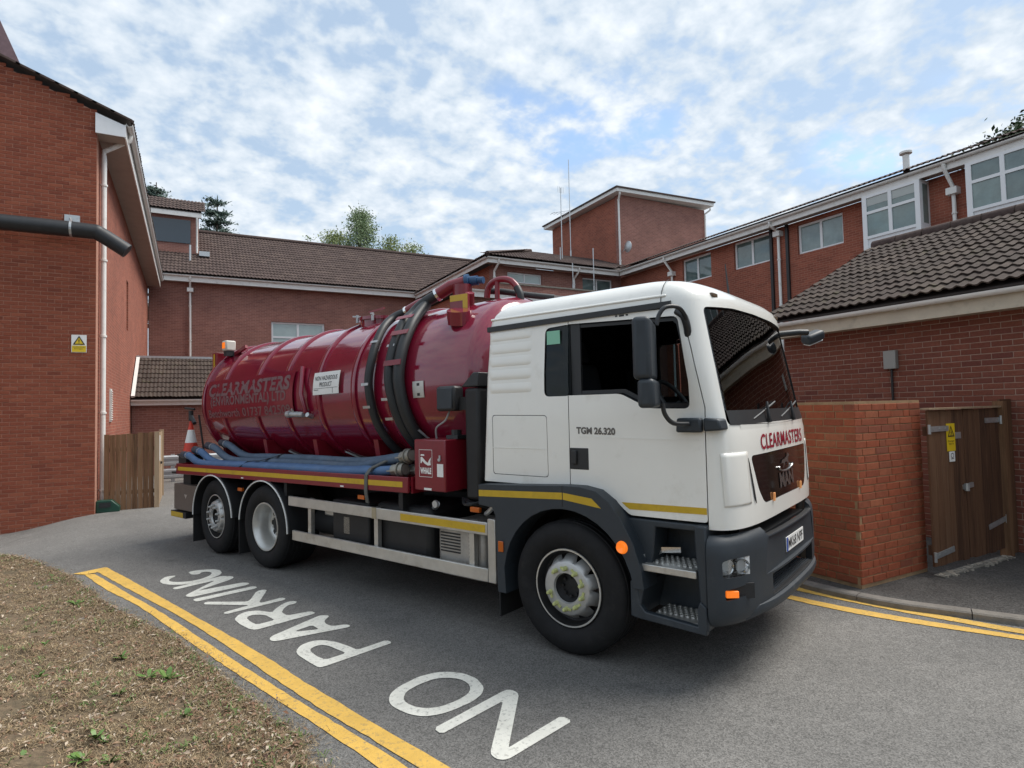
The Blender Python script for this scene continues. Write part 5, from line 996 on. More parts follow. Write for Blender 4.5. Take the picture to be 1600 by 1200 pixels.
# --- wheels
RW = .515
def wheel(u, w, side, kind, steer=0):
    e = empty('wheel', (u,-w,RW)); e.parent = truck; e.rotation_euler = (0,0,steer + (0 if side > 0 else math.pi))
    # local: outward = -y (w+) ; profile coordinate a = outward distance
    pr = [(0.0,.30),(-.01,.31),(.012,.33),(.03,.37),(.036,.42),(.022,.465),(.005,.490),(-.012,.503),(-.03,.508)]
    wid = .30 if kind == 'front' else .29
    prof = pr+[(-wid+.03,.508),(-wid+.01,.495),(-wid-.02,.44),(-wid-.01,.33),(-wid+.02,.29)]
    g = MB(); g.lathe(prof, (0,0,0), 'y', 56)
    # tread grooves
    for gx in (-.06,-.12,-.18,-.24): g.lathe([(gx-.006,.5085),(gx-.006,.513),(gx+.024,.515),(gx+.03,.5085)], (0,0,0), 'y', 56)
    t = obj('tyre', g, 'rubber', None, sm=40, flipy=True); t.parent = e
    if kind in ('front','tag'):
        dp = [(-.005,.302),(.006,.300),(.006,.288),(-.02,.284),(-.075,.268),(-.085,.25)]
        g = MB(); g.lathe(dp[:3], (0,0,0), 'y', 48); r = obj('rim', g, 'rimbright', None, sm=40, flipy=True); r.parent = e
        g = MB(); g.lathe(dp[2:]+[(-.14,.2)], (0,0,0), 'y', 48); r = obj('rim_barrel', g, 'chassis', None, sm=40, flipy=True); r.parent = e
        g = MB(); n = 60; pf = [(-.085,.255),(-.02,.222),(.012,.205),(.02,.19),(.02,.118),(.0,.110)]
        vs = []; fs = []
        for k, (a, rr) in enumerate(pf):
            for j in range(n):
                an = 2*math.pi*j/n; hole = max(0,math.cos(an*10))**3; q = rr - (.055*hole if k == 0 else (.022*hole if k == 1 else 0)); vs.append((q*math.cos(an), a+(0.05*hole if k == 0 else 0), q*math.sin(an)))
        for k in range(len(pf)-1):
            for j in range(n): j2 = (j+1) % n; fs.append((k*n+j,k*n+j2,(k+1)*n+j2,(k+1)*n+j))
        g.add(vs, fs); r2 = obj('wheel_disc', g, 'rimsilver', None, sm=40, flipy=True); r2.parent = e
        for j in range(10):
            an = 2*math.pi*(j+.5)/10
            if kind == 'front' and j == 4: continue
            c = (.155*math.cos(an),.02,.155*math.sin(an)); g = MB(); g.lathe([(0,.019),(.03,.017),(.046,.012),(.05,.0)], c, 'y', 10); g.obox((c[0]-.02*math.sin(an),.026,c[2]+.02*math.cos(an)), (-.026*math.sin(an),0,.026*math.cos(an)), (0,.005,0), (.009*math.cos(an),0,.009*math.sin(an))); x = obj('wheel_nut', g, 'nut' if kind == 'front' else 'rimsilver', None, sm=40, flipy=True); x.parent = e
        g = MB(); g.lathe([(-.02,.118),(-.05,.10),(-.06,.09),(-.055,.05),(-.05,.0)], (0,0,0), 'y', 30); h = obj('hub', g, 'chassis', None, sm=40, flipy=True); h.parent = e
        for j in range(8):
            an = 2*math.pi*j/8; g2 = (.072*math.cos(an),-.055,.072*math.sin(an))
        g = MB(); [g.lathe([(0,.012),(.018,.012),(.018,0)], (.072*math.cos(2*math.pi*j/8),-.056,.072*math.sin(2*math.pi*j/8)), 'y', 6) for j in range(8)]; h2 = obj('hub_bolts', g, 'chassis', None, flipy=True); h2.parent = e
    else:
        dp = [(-.005,.302),(.008,.300),(.008,.286),(-.012,.278),(-.03,.262),(-.10,.250),(-.16,.246),(-.205,.236),(-.222,.215),(-.215,.17),(-.225,.135),(-.225,.10)]
        g = MB(); g.lathe(dp, (0,0,0), 'y', 48); r = obj('rim', g, 'rimbright', None, sm=40, flipy=True); r.parent = e
        for j in range(10):
            an = 2*math.pi*j/10; g = MB(); g.lathe([(-.228,.032),(-.214,.032),(-.214,.0)], (.198*math.cos(an),0,.198*math.sin(an)), 'y', 12); x = obj('hand_hole', g, 'chassis', None, flipy=True); x.parent = e
        g = MB(); g.lathe([(-.23,.12),(-.17,.11),(-.16,.09),(-.16,0)], (0,0,0), 'y', 30); h = obj('hub', g, 'chassis', None, sm=40, flipy=True); h.parent = e
        g = MB(); [g.lathe([(-.22,.014),(-.19,.014),(-.19,0)], (.165*math.cos(2*math.pi*(j+.5)/10),0,.165*math.sin(2*math.pi*(j+.5)/10)), 'y', 6) for j in range(10)]; h2 = obj('wheel_nuts', g, 'rimsilver', None, flipy=True); h2.parent = e
    return e
M['nut'] = mat('yellow_nut_pointer', (.50,.52,.22), .5, var=.2, vscale=30)
WB, TG = -4.504, -5.854
wheel(0, 1.20, 1, 'front'); wheel(0, -1.20, -1, 'front'); wheel(WB, 1.20, 1, 'drive'); wheel(WB, -1.20, -1, 'drive'); wheel(TG, 1.18, 1, 'tag', -.06); wheel(TG, -1.20, -1, 'tag')
for w in (.86,-.86):
    g = MB(); g.lathe([(-.15,.30),(-.13,.46),(-.1,.508),(.1,.508),(.13,.46),(.15,.30)], (WB,w,RW), 'y', 40); tob('inner_tyre', g, 'rubber', None, sm=40)
for u in (0,WB,TG): g = MB(); g.tube([(u,-1.0,RW),(u,1.0,RW)], .09, 10); tob('axle', g, 'chassis', None)
g = MB(); g.lathe([(-.16,.02),(-.14,.2),(.14,.2),(.16,.02)], (WB,0,RW), 'x', 16); tob('differential', g, 'chassis', None)
def mudguard(u, a0, a1, r=.585):
    n = 20; g = MB(); vs = []; fs = []
    for i in range(n+1):
        t = math.radians(lerp(a0,a1,i/n)); c, s = math.cos(t), math.sin(t)
        for rr, w in ((r,.70),(r+.012,.70),(r+.012,1.235),(r,1.235),(r-.02,1.238),(r-.02,1.228)): vs.append((u+rr*c,w,RW+rr*s))
    for i in range(n):
        for j in range(6): fs.append((i*6+j,i*6+(j+1) % 6,(i+1)*6+(j+1) % 6,(i+1)*6+j))
    g.add(vs, fs+[(0,1,2,3,4,5),tuple(n*6+j for j in range(6))]); mg_ = tob('mudguard', g, 'blackpl', None, sm=40)
    g = MB(); g.tube([(u+(r-.012)*math.cos(t),1.243,RW+(r-.012)*math.sin(t)) for t in [math.radians(lerp(a0,a1,i/24)) for i in range(25)]], .0085, 6); tob('edge_trim', g, 'paper', mg_, sm=60)
mudguard(WB, -2, 176); mudguard(TG, 4, 182)
tob('mud_flap', MB().box(TG-.62,TG-.605,.78,1.22,.10,.60), 'flap', None); tob('mud_flap', MB().box(WB-.63,WB-.615,.78,1.22,.10,.55), 'flap', None)
# --- chassis, with black boxes added as filling to keep the underside dark
for s in (1,-1): tob('chassis_rail', MB().box(-6.9,1.05,s*.40-.04,s*.40+.04,.74,1.04), 'chassis', None)
for u in (-6.5,-5.2,-3.6,-2.4,-1.2,.4): tob('crossmember', MB().box(u-.06,u+.06,-.36,.36,.78,1.0), 'chassis', None)
tob('battery_box', MB().box(-3.2,-2.55,.46,1.12,.42,.95), 'chassis', None, bev=.02); g = MB(); g.lathe([(-.35,.02),(-.33,.17),(.33,.17),(.35,.02)], (-3.55,.75,.60), 'x', 20); tob('air_tank', g, 'chassis', None, sm=40)
tob('air_dryer', MB().box(-3.42,-3.22,.9,1.08,.74,.86), 'alu', None, bev=.02); tob('valve_block', MB().box(-3.0,-2.88,1.09,1.12,.58,.78), 'alu', None, bev=.01)
tob('fuel_tank', MB().box(-2.45,-1.62,.46,1.12,.40,.98), 'chassis', None, bev=.06)
si = tob('silencer', MB().box(-1.52,-.92,.52,1.12,.37,.86), mat('silencer_cover',(.42,.40,.37),.5,metal=.5,var=.2,vscale=8,dirt=((.2,.15,.1),6.,.52,.6)), None, bev=.05)
g = MB(); [g.box(-1.47,-1.22,1.121,1.128,.60+.028*k,.612+.028*k) for k in range(7)]; [g.box(-1.11,-1.04,1.121,1.126,.58+.034*k,.596+.034*k) for k in range(7)]; tob('vent_slots', g, 'chassis', si)
tob('under_cab_box', MB().box(-.9,1.0,-.9,.62,.45,1.06), 'chassis', None); tob('gearbox', MB().box(-2.2,-.9,-.3,.3,.45,.9), 'chassis', None); tob('left_side_box', MB().box(-3.6,-.9,-1.15,-.5,.42,1.0), 'chassis', None)
# --- side guard
for z0, z1, a in ((.828,.940,-3.94),(.430,.545,-3.86)):
    tob('side_rail', MB().box(a,-.805,1.19,1.222,z0+.0,z1), 'alu', None, bev=.006)
tob('side_rail_end', MB().box(-.80,-.712,1.19,1.222,.43,.975), 'alu', None, bev=.006)
for u in (-3.55,-2.35,-1.02): tob('side_rail_post', MB().box(u-.03,u+.03,1.14,1.187,.44,.935), 'alu', None)
tob('reflective_strip', MB().box(-1.93,-.825,1.2225,1.2245,.852,.918), 'yellow', None); tob('rail_joint', MB().box(-2.37,-2.30,1.2225,1.2255,.828,.94), mat('old_tape',(.36,.30,.2),.5), None)
for u, z in ((-2.60,1.02),(-.98,1.03),(-5.18,.93)): tob('side_marker', MB().box(u-.055,u+.055,1.15,1.185,z-.022,z+.022), 'orange', None, bev=.004)
# --- load bed
zs = lambda u: .014*(u+1.8)
def shear(g):
    g.v = [(x,y,z+zs(x)) for x, y, z in g.v]; return g
bed = tob('load_bed', shear(MB().box(-6.97,-1.80,-1.21,1.21,1.19,1.235)), 'redbox', None)
tob('bed_side', shear(MB().box(-6.97,-1.795,1.211,1.24,1.125,1.278)), 'redbox', None, bev=.006, label='dark red bed side with a yellow reflective stripe'); tob('bed_side', shear(MB().box(-6.97,-1.795,-1.24,-1.211,1.125,1.278)), 'redbox', None); tob('bed_end', shear(MB().box(-1.795,-1.77,-1.2,1.2,1.12,1.278)), 'redbox', None); tob('bed_end', shear(MB().box(-6.99,-6.972,-1.24,1.24,1.125,1.278)), 'redbox', None)
tob('reflective_strip', shear(MB().box(-6.93,-2.46,1.2405,1.2425,1.178,1.232)), 'yellow', None); tob('reflective_strip', shear(MB().box(-2.40,-1.87,1.2405,1.2425,1.178,1.232)), 'yellow', None)
g = MB(); [g.box(u-.03,u+.03,1.2405,1.2415,1.135,1.15) for u in (-2.85,-5.0)]; tob('maker_plate', shear(g), 'paper', None)
# --- tank
ZC = lambda u: 2.21+.02*(u+1.5)
def TPt(u, deg, r=.92): t = math.radians(deg); return Vector((u, r*math.cos(t), ZC(u)+r*math.sin(t)))
def tank_lathe(prof, n=96):
    g = MB(); vs = []; k = len(prof)
    for u, r in prof: vs += [TPt(u, 360*j/n, r) for j in range(n)]
    g.add(vs, [(i*n+j,i*n+(j+1) % n,(i+1)*n+(j+1) % n,(i+1)*n+j) for i in range(k-1) for j in range(n)]); return g
tank = tob('tank', tank_lathe([(-7.20,.001),(-7.185,.3),(-7.13,.55),(-7.04,.75),(-6.97,.85),(-6.91,.902),(-6.86,.92)]+[(u,.92) for u in (-6,-5,-4,-3,-2,-1.32)]+[(-1.26,.905),(-1.18,.85),(-1.08,.72),(-1.0,.5),(-.975,.001)]), 'red', None, sm=40, label='dark red ribbed vacuum tank with faded company lettering')
for u in (-6.78,-6.2,-5.25,-4.5,-3.75,-3.05,-2.42): tob('tank_rib', tank_lathe([(u-.045,.919),(u-.04,.94),(u-.03,.946),(u+.03,.946),(u+.04,.94),(u+.045,.919)]), 'red', tank, sm=40)
for u in (-6.4,-5.2,-4.0,-2.8,-1.7):
    for s in (1,-1): tob('tank_saddle', MB().prism([(.0,1.24),(.75,1.24),(.82,1.62),(.62,1.58),(.3,1.42),(0,1.38)], u-.04, u+.04, lambda a,b,t: (t,s*a,b+zs(u))), 'redbox', tank)
def on_tank(uc, degc, r):            # x runs forward along the tank, y around it
    return lambda x,y: TPt(uc+x, degc+math.degrees(y/.92), r)
def tank_patch(name, u0_, u1_, d0, d1, r, m, parent, n=6):
    g = MB(); vs = []; 
    for rr in (r, r+.006):
        for i in range(n+1): d = lerp(d0,d1,i/n); vs += [TPt(u0_,d,rr), TPt(u1_,d,rr)]
    k = (n+1)*2; fs = []
    for i in range(n): a = i*2; fs += [(a,a+1,a+3,a+2),(k+a,k+a+2,k+a+3,k+a+1),(a,a+2,k+a+2,k+a),(a+1,k+a+1,k+a+3,a+3)]
    fs += [(0,1,k+1,k),(2*n,k+2*n,k+2*n+1,2*n+1)]; g.add(vs, fs); return tob(name, g, m, parent)
tank_panel = tank_patch('lettering_panel', -6.66, -4.29, -15, 20, .944, 'red', tank, 14)
tob('tank_lettering', text_mb('CLEARMASTERS', .24, on_tank(-5.47,10.6,.953), bold=.010, width=2.22, space=1.05), 'faded', tank, fix=False); tob('tank_lettering', text_mb('(ENVIRONMENTAL) LTD', .17, on_tank(-5.47,-.6,.953), bold=.005, width=2.06, space=1.05), 'faded', tank, fix=False)
tob('tank_lettering', text_mb('Betchworth', .16, on_tank(-6.13,-10.4,.953), bold=.002, width=.92), 'faded', tank, fix=False); tob('tank_lettering', text_mb('01737 842509', .16, on_tank(-4.97,-10.4,.953), bold=.002, width=1.22), 'faded', tank, fix=False)
ns = tank_patch('product_sign', -3.82, -3.30, -1.6, 14.8, .95, 'paper', tank)
tob('sign_lettering', text_mb('NON HAZARDOUS', .072, lambda x,y: TPt(-3.56+x, 10.3+math.degrees(y/.92), .9575), width=.45, bold=.001, mb=text_mb('PRODUCT', .072, lambda x,y: TPt(-3.56+x, 5.6+math.degrees(y/.92), .9575), width=.25, bold=.001)), 'ink', ns, fix=False)
g = MB()
for (a,b,c,d) in ((-3.80,-3.32,2.75,3.0),(-3.42,-3.413,-1.0,2.7),(-3.80,-3.7,1.6,2.0)): g.add([TPt(a,c,.9573),TPt(b,c,.9573),TPt(b,d,.9573),TPt(a,d,.9573)], [(0,1,2,3)])
tob('sign_rules', g, 'ink', ns, fix=False)
lp = tank_patch('data_label', -2.05, -1.885, -9, 1.5, .925, 'alu', tank); g = MB(); [g.add([TPt(a,-7.8,.9325),TPt(b,-7.8,.9325),TPt(b,.3,.9325),TPt(a,.3,.9325)], [(0,1,2,3)]) for a, b in ((-1.985,-1.945),)]; tob('label_window', g, 'ink', lp, fix=False)
g = MB(); g.tube([TPt(-4.12,21,.965),TPt(-4.03,0,.985),TPt(-4.0,-14,.97)], .028, 8); tob('sight_guard', g, 'red', tank, sm=50); tank_patch('guard_backing', -4.11, -3.99, -15, 21, .922, 'red', tank)
g = MB(); g.tube([TPt(-4.32,-14,1.0),TPt(-4.02,-15,.99)], .035, 10); g.tube([TPt(-4.2,-13.5,1.0),TPt(-4.2,-10,1.03)], .012, 6); g.tube([TPt(-4.36,-14,1.0),TPt(-4.28,-14,1.0)], .045, 10); g.tube([TPt(-3.95,-18,.93),TPt(-3.93,-15,1.0)], .03, 8); tob('drain_valve', g, 'steel', tank, sm=50)
for u in (-6.3,-5.0,-3.7): g = MB(); g.bar(TPt(u,-52,.935),TPt(u+.18,-70,.95),.02,.02); tob('tank_strut', g, 'steel', tank)
# manhole and fittings on top
g = MB(); g.lathe([(2.95,.27),(3.12,.27),(3.12,.30),(3.16,.30),(3.17,.0)], (-3.55,.10,zs(-3.5)), 'z', 24); tob('manhole', g, 'red', tank, sm=30)
for a in range(6): g = MB(); t = a*math.pi/3; g.tube([(-3.55+.31*math.cos(t),.10+.31*math.sin(t),3.07),(-3.55+.31*math.cos(t),.10+.31*math.sin(t),3.17)], .018, 6); g.bar((-3.55+.27*math.cos(t),.10+.27*math.sin(t),3.15),(-3.55+.37*math.cos(t),.10+.37*math.sin(t),3.15),.018,.018); tob('manhole_clamp', g, 'steel', tank)
g = MB(); g.bar((-3.55,.30,3.20),(-3.3,.26,3.23),.018,.018); tob('manhole_lever', g, 'redbox', tank)
# boom head with couplings
g = MB(); g.tube([(-2.6,.33,3.02),(-2.6,.33,3.2)], .05, 8); tob('coupling_post', g, 'redbox', tank)
for pts, r, ring in (([(-2.72,.40,3.10),(-2.55,.36,3.17),(-2.42,.30,3.21)], .055, None), ([(-2.24,.36,3.235),(-2.08,.30,3.32),(-1.93,.22,3.36)], .07, None)):
    g = MB(); g.tube(pts, r, 14); tob('coupling', g, 'redbox', tank, sm=50); g = MB(); p, q = Vector(pts[0]), Vector(pts[1]); d = (q-p).normalized(); g.tube([p-d*.012,p+d*.02], r*1.08, 14); tob('clamp_band', g, 'chrome', tank, sm=50)
g = MB(); g.tube([(-1.93,.22,3.36),(-1.89,.2,3.365)], .085, 14); g.tube([(-1.89,.2,3.365),(-1.79,.17,3.365)], .055, 14); g.tube([(-1.79,.17,3.365),(-1.72,.15,3.36)], .04, 12); tob('hydraulic_motor', g, mat('blue_motor',(.02,.07,.16),.4), tank, sm=50)
g = MB(); g.tube([(-1.95,.25,2.98),(-1.95,.25,3.32)], .11, 14); g.tube([(-1.78,.32,2.95),(-1.70,.40,3.18)], .05, 10); tob('boom_post', g, 'redbox', tank, sm=50)
fl = tob('warning_flag_plate', MB().prism([(-1.82,2.86),(-1.56,2.855),(-1.56,3.135),(-1.82,3.14)], .56, .59, SIDE), 'redbox', tank, bev=.004)
tob('flag_stripe', MB().prism([(-1.815,3.075),(-1.565,3.072),(-1.565,2.87),(-1.635,2.87),(-1.635,3.01),(-1.815,3.012)][::-1] if False else [(-1.815,3.135),(-1.563,3.13),(-1.563,2.86),(-1.63,2.86),(-1.63,3.065),(-1.815,3.07)], .5905, .5925, SIDE), 'yellow', fl)
g = MB(); g.tube([TPt(-1.60,42,.90),TPt(-1.57,46,1.02)], .13, 16); tob('inspection_port', g, 'red', tank, sm=40)
g = MB(); g.tube(catmull([(-1.70,.12,3.16),(-1.68,.12,3.26),(-1.60,.12,3.325),(-1.48,.11,3.34),(-1.36,.10,3.30),(-1.28,.09,3.20),(-1.27,.09,3.08)], 6), .035, 10); g.tube([(-1.55,.12,3.08),(-1.55,.12,3.32)], .028, 8); tob('vent_bend', g, 'redbox', tank, sm=50)
g = MB(); g.tube(catmull([(-1.30,.09,3.23),(-1.255,.09,3.14),(-1.25,.09,3.02)], 5), .040, 10); tob('vent_hose', g, 'blackhose', tank, sm=50)
g = MB(); g.tube(catmull([(-1.75,.0,3.26),(-1.6,-.05,3.24),(-1.4,-.2,3.20),(-1.15,-.4,3.16)], 6), .035, 8); tob('air_line', g, 'blackhose', tank, sm=50)
# black suction hoses strapped round the tank
def hose_on(pts, r, name, m, parent): g = MB(); g.tube(catmull(pts, 10), r, 12); return tob(name, g, m, parent, sm=50)
h1 = hose_on([TPt(-2.50,-72,.985),TPt(-2.58,-48,.985),TPt(-2.66,-25,.985),TPt(-2.70,0,.985),TPt(-2.71,21,.985),TPt(-2.78,42,.985),TPt(-2.83,58,.985),(-2.72,.40,3.10)], .047, 'suction_hose', 'blackhose', tank)
h2 = hose_on([TPt(-2.08,-75,.99),TPt(-2.15,-50,.99),TPt(-2.25,-25,.99),TPt(-2.33,0,.99),TPt(-2.36,20,.99),TPt(-2.42,42,.99),TPt(-2.46,57,.99),(-2.40,.44,3.14),(-2.24,.36,3.235)], .062, 'suction_hose', 'blackhose', tank)
h3 = hose_on([TPt(-1.95,-75,.99),TPt(-2.03,-50,.99),TPt(-2.12,-25,.99),TPt(-2.19,0,.99),TPt(-2.215,20,.99),TPt(-2.26,40,.99),TPt(-2.33,56,1.0),TPt(-2.36,66,1.03)], .062, 'suction_hose', 'blackhose', tank)
for (u,d) in ((-2.40,47),(-2.26,13),(-2.30,33)): tank_patch('hose_strap', u-.13, u+.14, d-1.6, d+1.6, 1.05, 'redbox', tank, 2)
for h_, u, dd in ((h1,-2.71,(30,2,-12)),(h2,-2.38,(25,-8,-20))): 
    for d in dd: tank_patch('hose_clip', u-.06, u+.06, d-.8, d+.8, 1.03, 'steel', tank, 2)
g = MB(); g.tube([TPt(-2.0,-28,1.02),TPt(-1.85,-52,.98)], .012, 6); tob('pull_rod', g, 'steel', tank)
# rear beacon and brackets
tob('beacon_bracket', MB().box(-6.95,-6.80,.50,.72,2.62,2.90), 'redbox', tank, bev=.006); tob('bracket_tape', MB().box(-6.9,-6.86,.721,.725,2.64,2.88), 'yellow', tank)
g = MB(); g.box(-6.72,-6.58,.52,.68,2.92,3.08); bc = tob('beacon', g, mat('beacon_housing',(.55,.53,.48),.5), tank, bev=.02); tob('beacon_lens', MB().box(-6.69,-6.61,.68,.692,2.955,3.05), 'orangeon', bc, bev=.006); tob('beacon_foot', MB().box(-6.7,-6.6,.54,.66,2.84,2.92), 'blackpl', bc); g = MB(); g.bar((-6.95,.55,2.76),(-6.3,.50,2.97),.04,.05); tob('beacon_arm', g, 'redbox', bc)
# pump box with logo
pb = tob('pump_box', MB().prism([(-1.735,1.16),(-1.315,1.16),(-1.315,1.645),(-1.735,1.645)], .70, 1.205, SIDE), 'redbox', None, bev=.012, label='small red steel locker with a white fish logo')
g = MB(); P2 = lambda x,y: (-1.575+x,1.2065,1.42+y)
for a,b,c,d in ((-.09,.09,.126,.13),(-.09,.09,-.13,-.126),(-.09,-.086,-.13,.13),(.086,.09,-.13,.13)): g.add([P2(a,c),P2(b,c),P2(b,d),P2(a,d)], [(0,1,2,3)])
fish = [(-.07,.0),(-.07,.055),(-.05,.06),(-.03,.045),(.0,.02),(.03,.005),(.045,.03),(.075,.06),(.065,.02),(.07,-.015),(.03,-.02),(-.01,-.005),(-.045,.02),(-.055,.0)]
g.add([P2(x,y) for x, y in fish], [tuple(range(len(fish)))]); g.add([P2(x,y) for x, y in ((-.065,.085),(-.02,.085),(-.015,.07),(-.07,.07))], [(0,1,2,3)]); text_mb('WHALE', .075, lambda x,y: P2(x,y-.07), bold=.004, width=.15, mb=g); tob('logo', g, 'paper', pb, fix=False)
g = MB(); g.box(-1.42,-1.34,1.2055,1.208,1.30,1.42); tob('data_sticker', g, 'paper', pb); g = MB(); g.tube([(-1.38,1.208,1.46),(-1.38,1.225,1.46)], .016, 8); g.box(-1.39,-1.37,1.208,1.214,1.47,1.50); tob('lock', g, 'steel', pb); tob('latch_plate', MB().box(-1.60,-1.50,1.2055,1.208,1.168,1.188), 'paper', pb)
g = MB(); g.box(-1.45,-1.30,.9,1.05,1.646,1.68); g.tube([(-1.38,.98,1.68),(-1.38,.98,1.73)], .05, 10); tob('breather', g, 'blackpl', pb)
wl = tob('work_lamp', MB().box(-1.53,-1.29,.96,1.10,1.91,2.15), 'blackpl', None, bev=.025); tob('lamp_rim', MB().box(-1.51,-1.31,1.1,1.112,1.93,2.13), 'greypl', wl, bev=.01); g = MB(); g.bar((-1.3,1.0,1.98),(-1.02,.95,1.98),.06,.12); tob('lamp_bracket', g, 'chassis', wl); g = MB(); g.tube(catmull([(-1.42,1.03,1.91),(-1.45,1.06,1.82),(-1.55,1.08,1.75),(-1.58,1.05,1.64)], 6), .009, 6); tob('lamp_cable', g, mat('grey_cable',(.3,.3,.3),.5), wl)
tob('air_intake', MB().box(-1.16,-.985,.62,1.10,1.10,2.12), 'chassis', None, bev=.03); tob('intake_cap', MB().prism([(-1.2,2.13),(-.98,2.13),(-.98,2.26),(-1.05,2.26)], .80, 1.10, SIDE), 'blackpl', None, bev=.01)
g = MB(); [g.tube(catmull([(-1.31,.98,1.08),(-1.1,1.05+.05*k,1.06),(-.95,.95,1.0+.05*k)], 5), .014, 6) for k in range(3)]; tob('cab_lines', g, 'blackhose', None)
g = MB(); g.tube([(-1.62,1.05,.98),(-1.52,1.12,1.03)], .03, 8); g.lathe([(0,.04),(.02,.035),(.02,0)], (-1.52,1.13,1.03), 'y', 10); tob('air_coupling', g, 'steel', None, sm=40); tob('bed_bracket', MB().box(-2.0,-1.94,.9,1.18,.92,1.13), 'chassis', None); tob('bed_bracket', MB().box(-4.1,-4.04,.9,1.18,.92,1.10), 'chassis', None)
g = MB(); g.tube(catmull([(-.88,1.14,1.0),(-.80,1.18,1.04),(-.74,1.19,1.10)], 5), .022, 8); tob('bonnet_pipe', g, 'steel', None)
# tail
rb = tob('tail_locker', MB().box(-7.42,-6.62,.62,1.10,.47,.87), mat('tail_locker_paint',(.15,.12,.10),.5,metal=.2,var=.12,vscale=6), None, bev=.012); tob('locker_badge', MB().prism([(-7.05,.72),(-6.95,.72),(-7.0,.66)], 1.1005, 1.103, SIDE), 'alu', rb)
ub = tob('underrun_bar', MB().box(-7.48,-6.95,-1.1,1.12,.36,.45), 'chassis', None); tob('reflective_strip', MB().box(-7.47,-7.05,1.1205,1.123,.365,.44), 'yellow', ub); tob('tail_shelf', MB().box(-7.38,-6.99,.4,1.15,1.03,1.06), 'chassis', None); tob('cone_stand', MB().box(-7.3,-7.04,.82,1.08,1.06,1.30), 'chassis', None); tob('tail_bracket', MB().box(-7.2,-6.95,.55,1.05,.87,1.03), 'chassis', None)
# ------------------------------------------------------------------ loose gear carried on the bed
M['camlock'] = mat('dull_aluminium',(.34,.33,.29),.5,metal=.6,var=.25,vscale=20); M['camlockd'] = mat('dark_sleeve',(.05,.055,.07),.5)
def Tw(u, w, z): return truck.matrix_basis @ Vector((u,-w,z))
bpy.context.view_layer.update()
def toworld(g): g.v = [tuple(Tw(x,y,z)) for x, y, z in g.v]; return g
HZ = lambda u: 1.24+zs(u)
hoses = [
 ([(-6.93,1.15,1.33),(-6.75,1.15,1.32),(-6.3,1.155,HZ(-6.3)+.05),(-5,1.155,HZ(-5)+.05),(-4,1.15,HZ(-4)+.05),(-3,1.155,HZ(-3)+.05),(-2.45,1.14,HZ(-2)+.06),(-2.12,1.12,HZ(-2)+.085)], 'bright blue suction hose lying along the front edge of the truck bed'),
 ([(-6.80,1.04,1.40),(-6.6,1.04,1.37),(-6.1,1.045,HZ(-6)+.055),(-5,1.05,HZ(-5)+.05),(-4,1.045,HZ(-4)+.05),(-3,1.05,HZ(-3)+.05),(-2.4,1.0,HZ(-2)+.07),(-2.0,.97,HZ(-2)+.08)], 'blue suction hose second from the edge of the truck bed'),
 ([(-6.64,.92,1.46),(-6.4,.93,1.43),(-5.9,.94,HZ(-6)+.10),(-5,.945,HZ(-5)+.09),(-4,.95,HZ(-4)+.09),(-3,.96,HZ(-3)+.085),(-2.45,1.02,HZ(-2)+.15),(-2.05,1.06,HZ(-2)+.215)], 'greyish blue suction hose third from the edge, ending highest by the red locker'),
 ([(-6.45,.80,1.50),(-6.2,.82,1.47),(-5.7,.83,HZ(-6)+.15),(-5,.84,HZ(-5)+.14),(-4,.85,HZ(-4)+.14),(-3,.86,HZ(-3)+.13),(-2.3,.92,HZ(-2)+.19),(-1.92,.95,HZ(-2)+.235)], 'greyish blue suction hose lying closest under the red tank')]
for k, (pts, lab) in enumerate(hoses):
    t = tag(empty('suction_hose', Tw(*pts[0])), lab, 'hose', 'blue hoses on the truck bed')
    pp = catmull(pts, 10); g = MB(); g.tube(pp, .05, 12); obj('hose', toworld(g), 'hose' if k < 2 else 'hoseg', t, sm=60)
    d = (pp[-1]-pp[-2]).normalized(); e = pp[-1]; g = MB(); g.tube([e-d*.02,e+d*.10,e+d*.10,e+d*.15], [.058,.058,.066,.066], 16, cap=False); g.tube([e+d*.15,e+d*.09], [.054,.052], 16); obj('coupling', toworld(g), 'camlock', t, sm=40)
    g = MB(); g.tube([e+d*.07,e+d*.085], .078, 16); n = d.cross(Vector((0,0,1))).normalized()
    for s in (1,-1): g.bar(e+d*.07+n*.07*s,e-d*.03+n*.085*s,.018,.012)
    obj('coupling_ring', toworld(g), 'camlock', t, sm=40)
    s0 = pp[0]; d0 = (pp[0]-pp[1]).normalized(); g = MB(); g.tube([s0+d0*-.10,s0+d0*.03], .056, 14); obj('end_sleeve', toworld(g), 'camlockd', t, sm=40)
    g = MB(); g.tube([s0+d0*-.16,s0+d0*-.14], .057, 14); obj('hose_clip', toworld(g), 'steel', t, sm=40)

st = thing('ratchet_strap', Tw(-5.0,1.0,1.35), 'black strap lying diagonally over the blue hoses', 'strap'); g = MB(); sp_ = [(-5.12,1.21,HZ(-5)+.035),(-5.02,1.15,HZ(-5)+.108),(-4.9,1.05,HZ(-5)+.112),(-4.78,.95,HZ(-5)+.15),(-4.66,.84,HZ(-5)+.20)]
for a, b in zip(sp_, sp_[1:]): g.bar(a, b, .045, .006)
obj('webbing', toworld(g), 'flap', st)
st = thing('ratchet_strap', Tw(-2.4,1.25,1.2), 'grey strap hanging over the bed side by the hose couplings', 'strap'); g = MB(); sp_ = [(-2.12,.95,HZ(-2)+.20),(-2.3,1.08,HZ(-2)+.17),(-2.40,1.20,HZ(-2)+.10),(-2.425,1.247,HZ(-2)+.03),(-2.43,1.249,1.10),(-2.44,1.22,.98)]
for a, b in zip(sp_, sp_[1:]): g.bar(a, b, .012, .045, (1,0,0))
obj('webbing', toworld(g), mat('grey_webbing',(.12,.12,.11),.8), st)
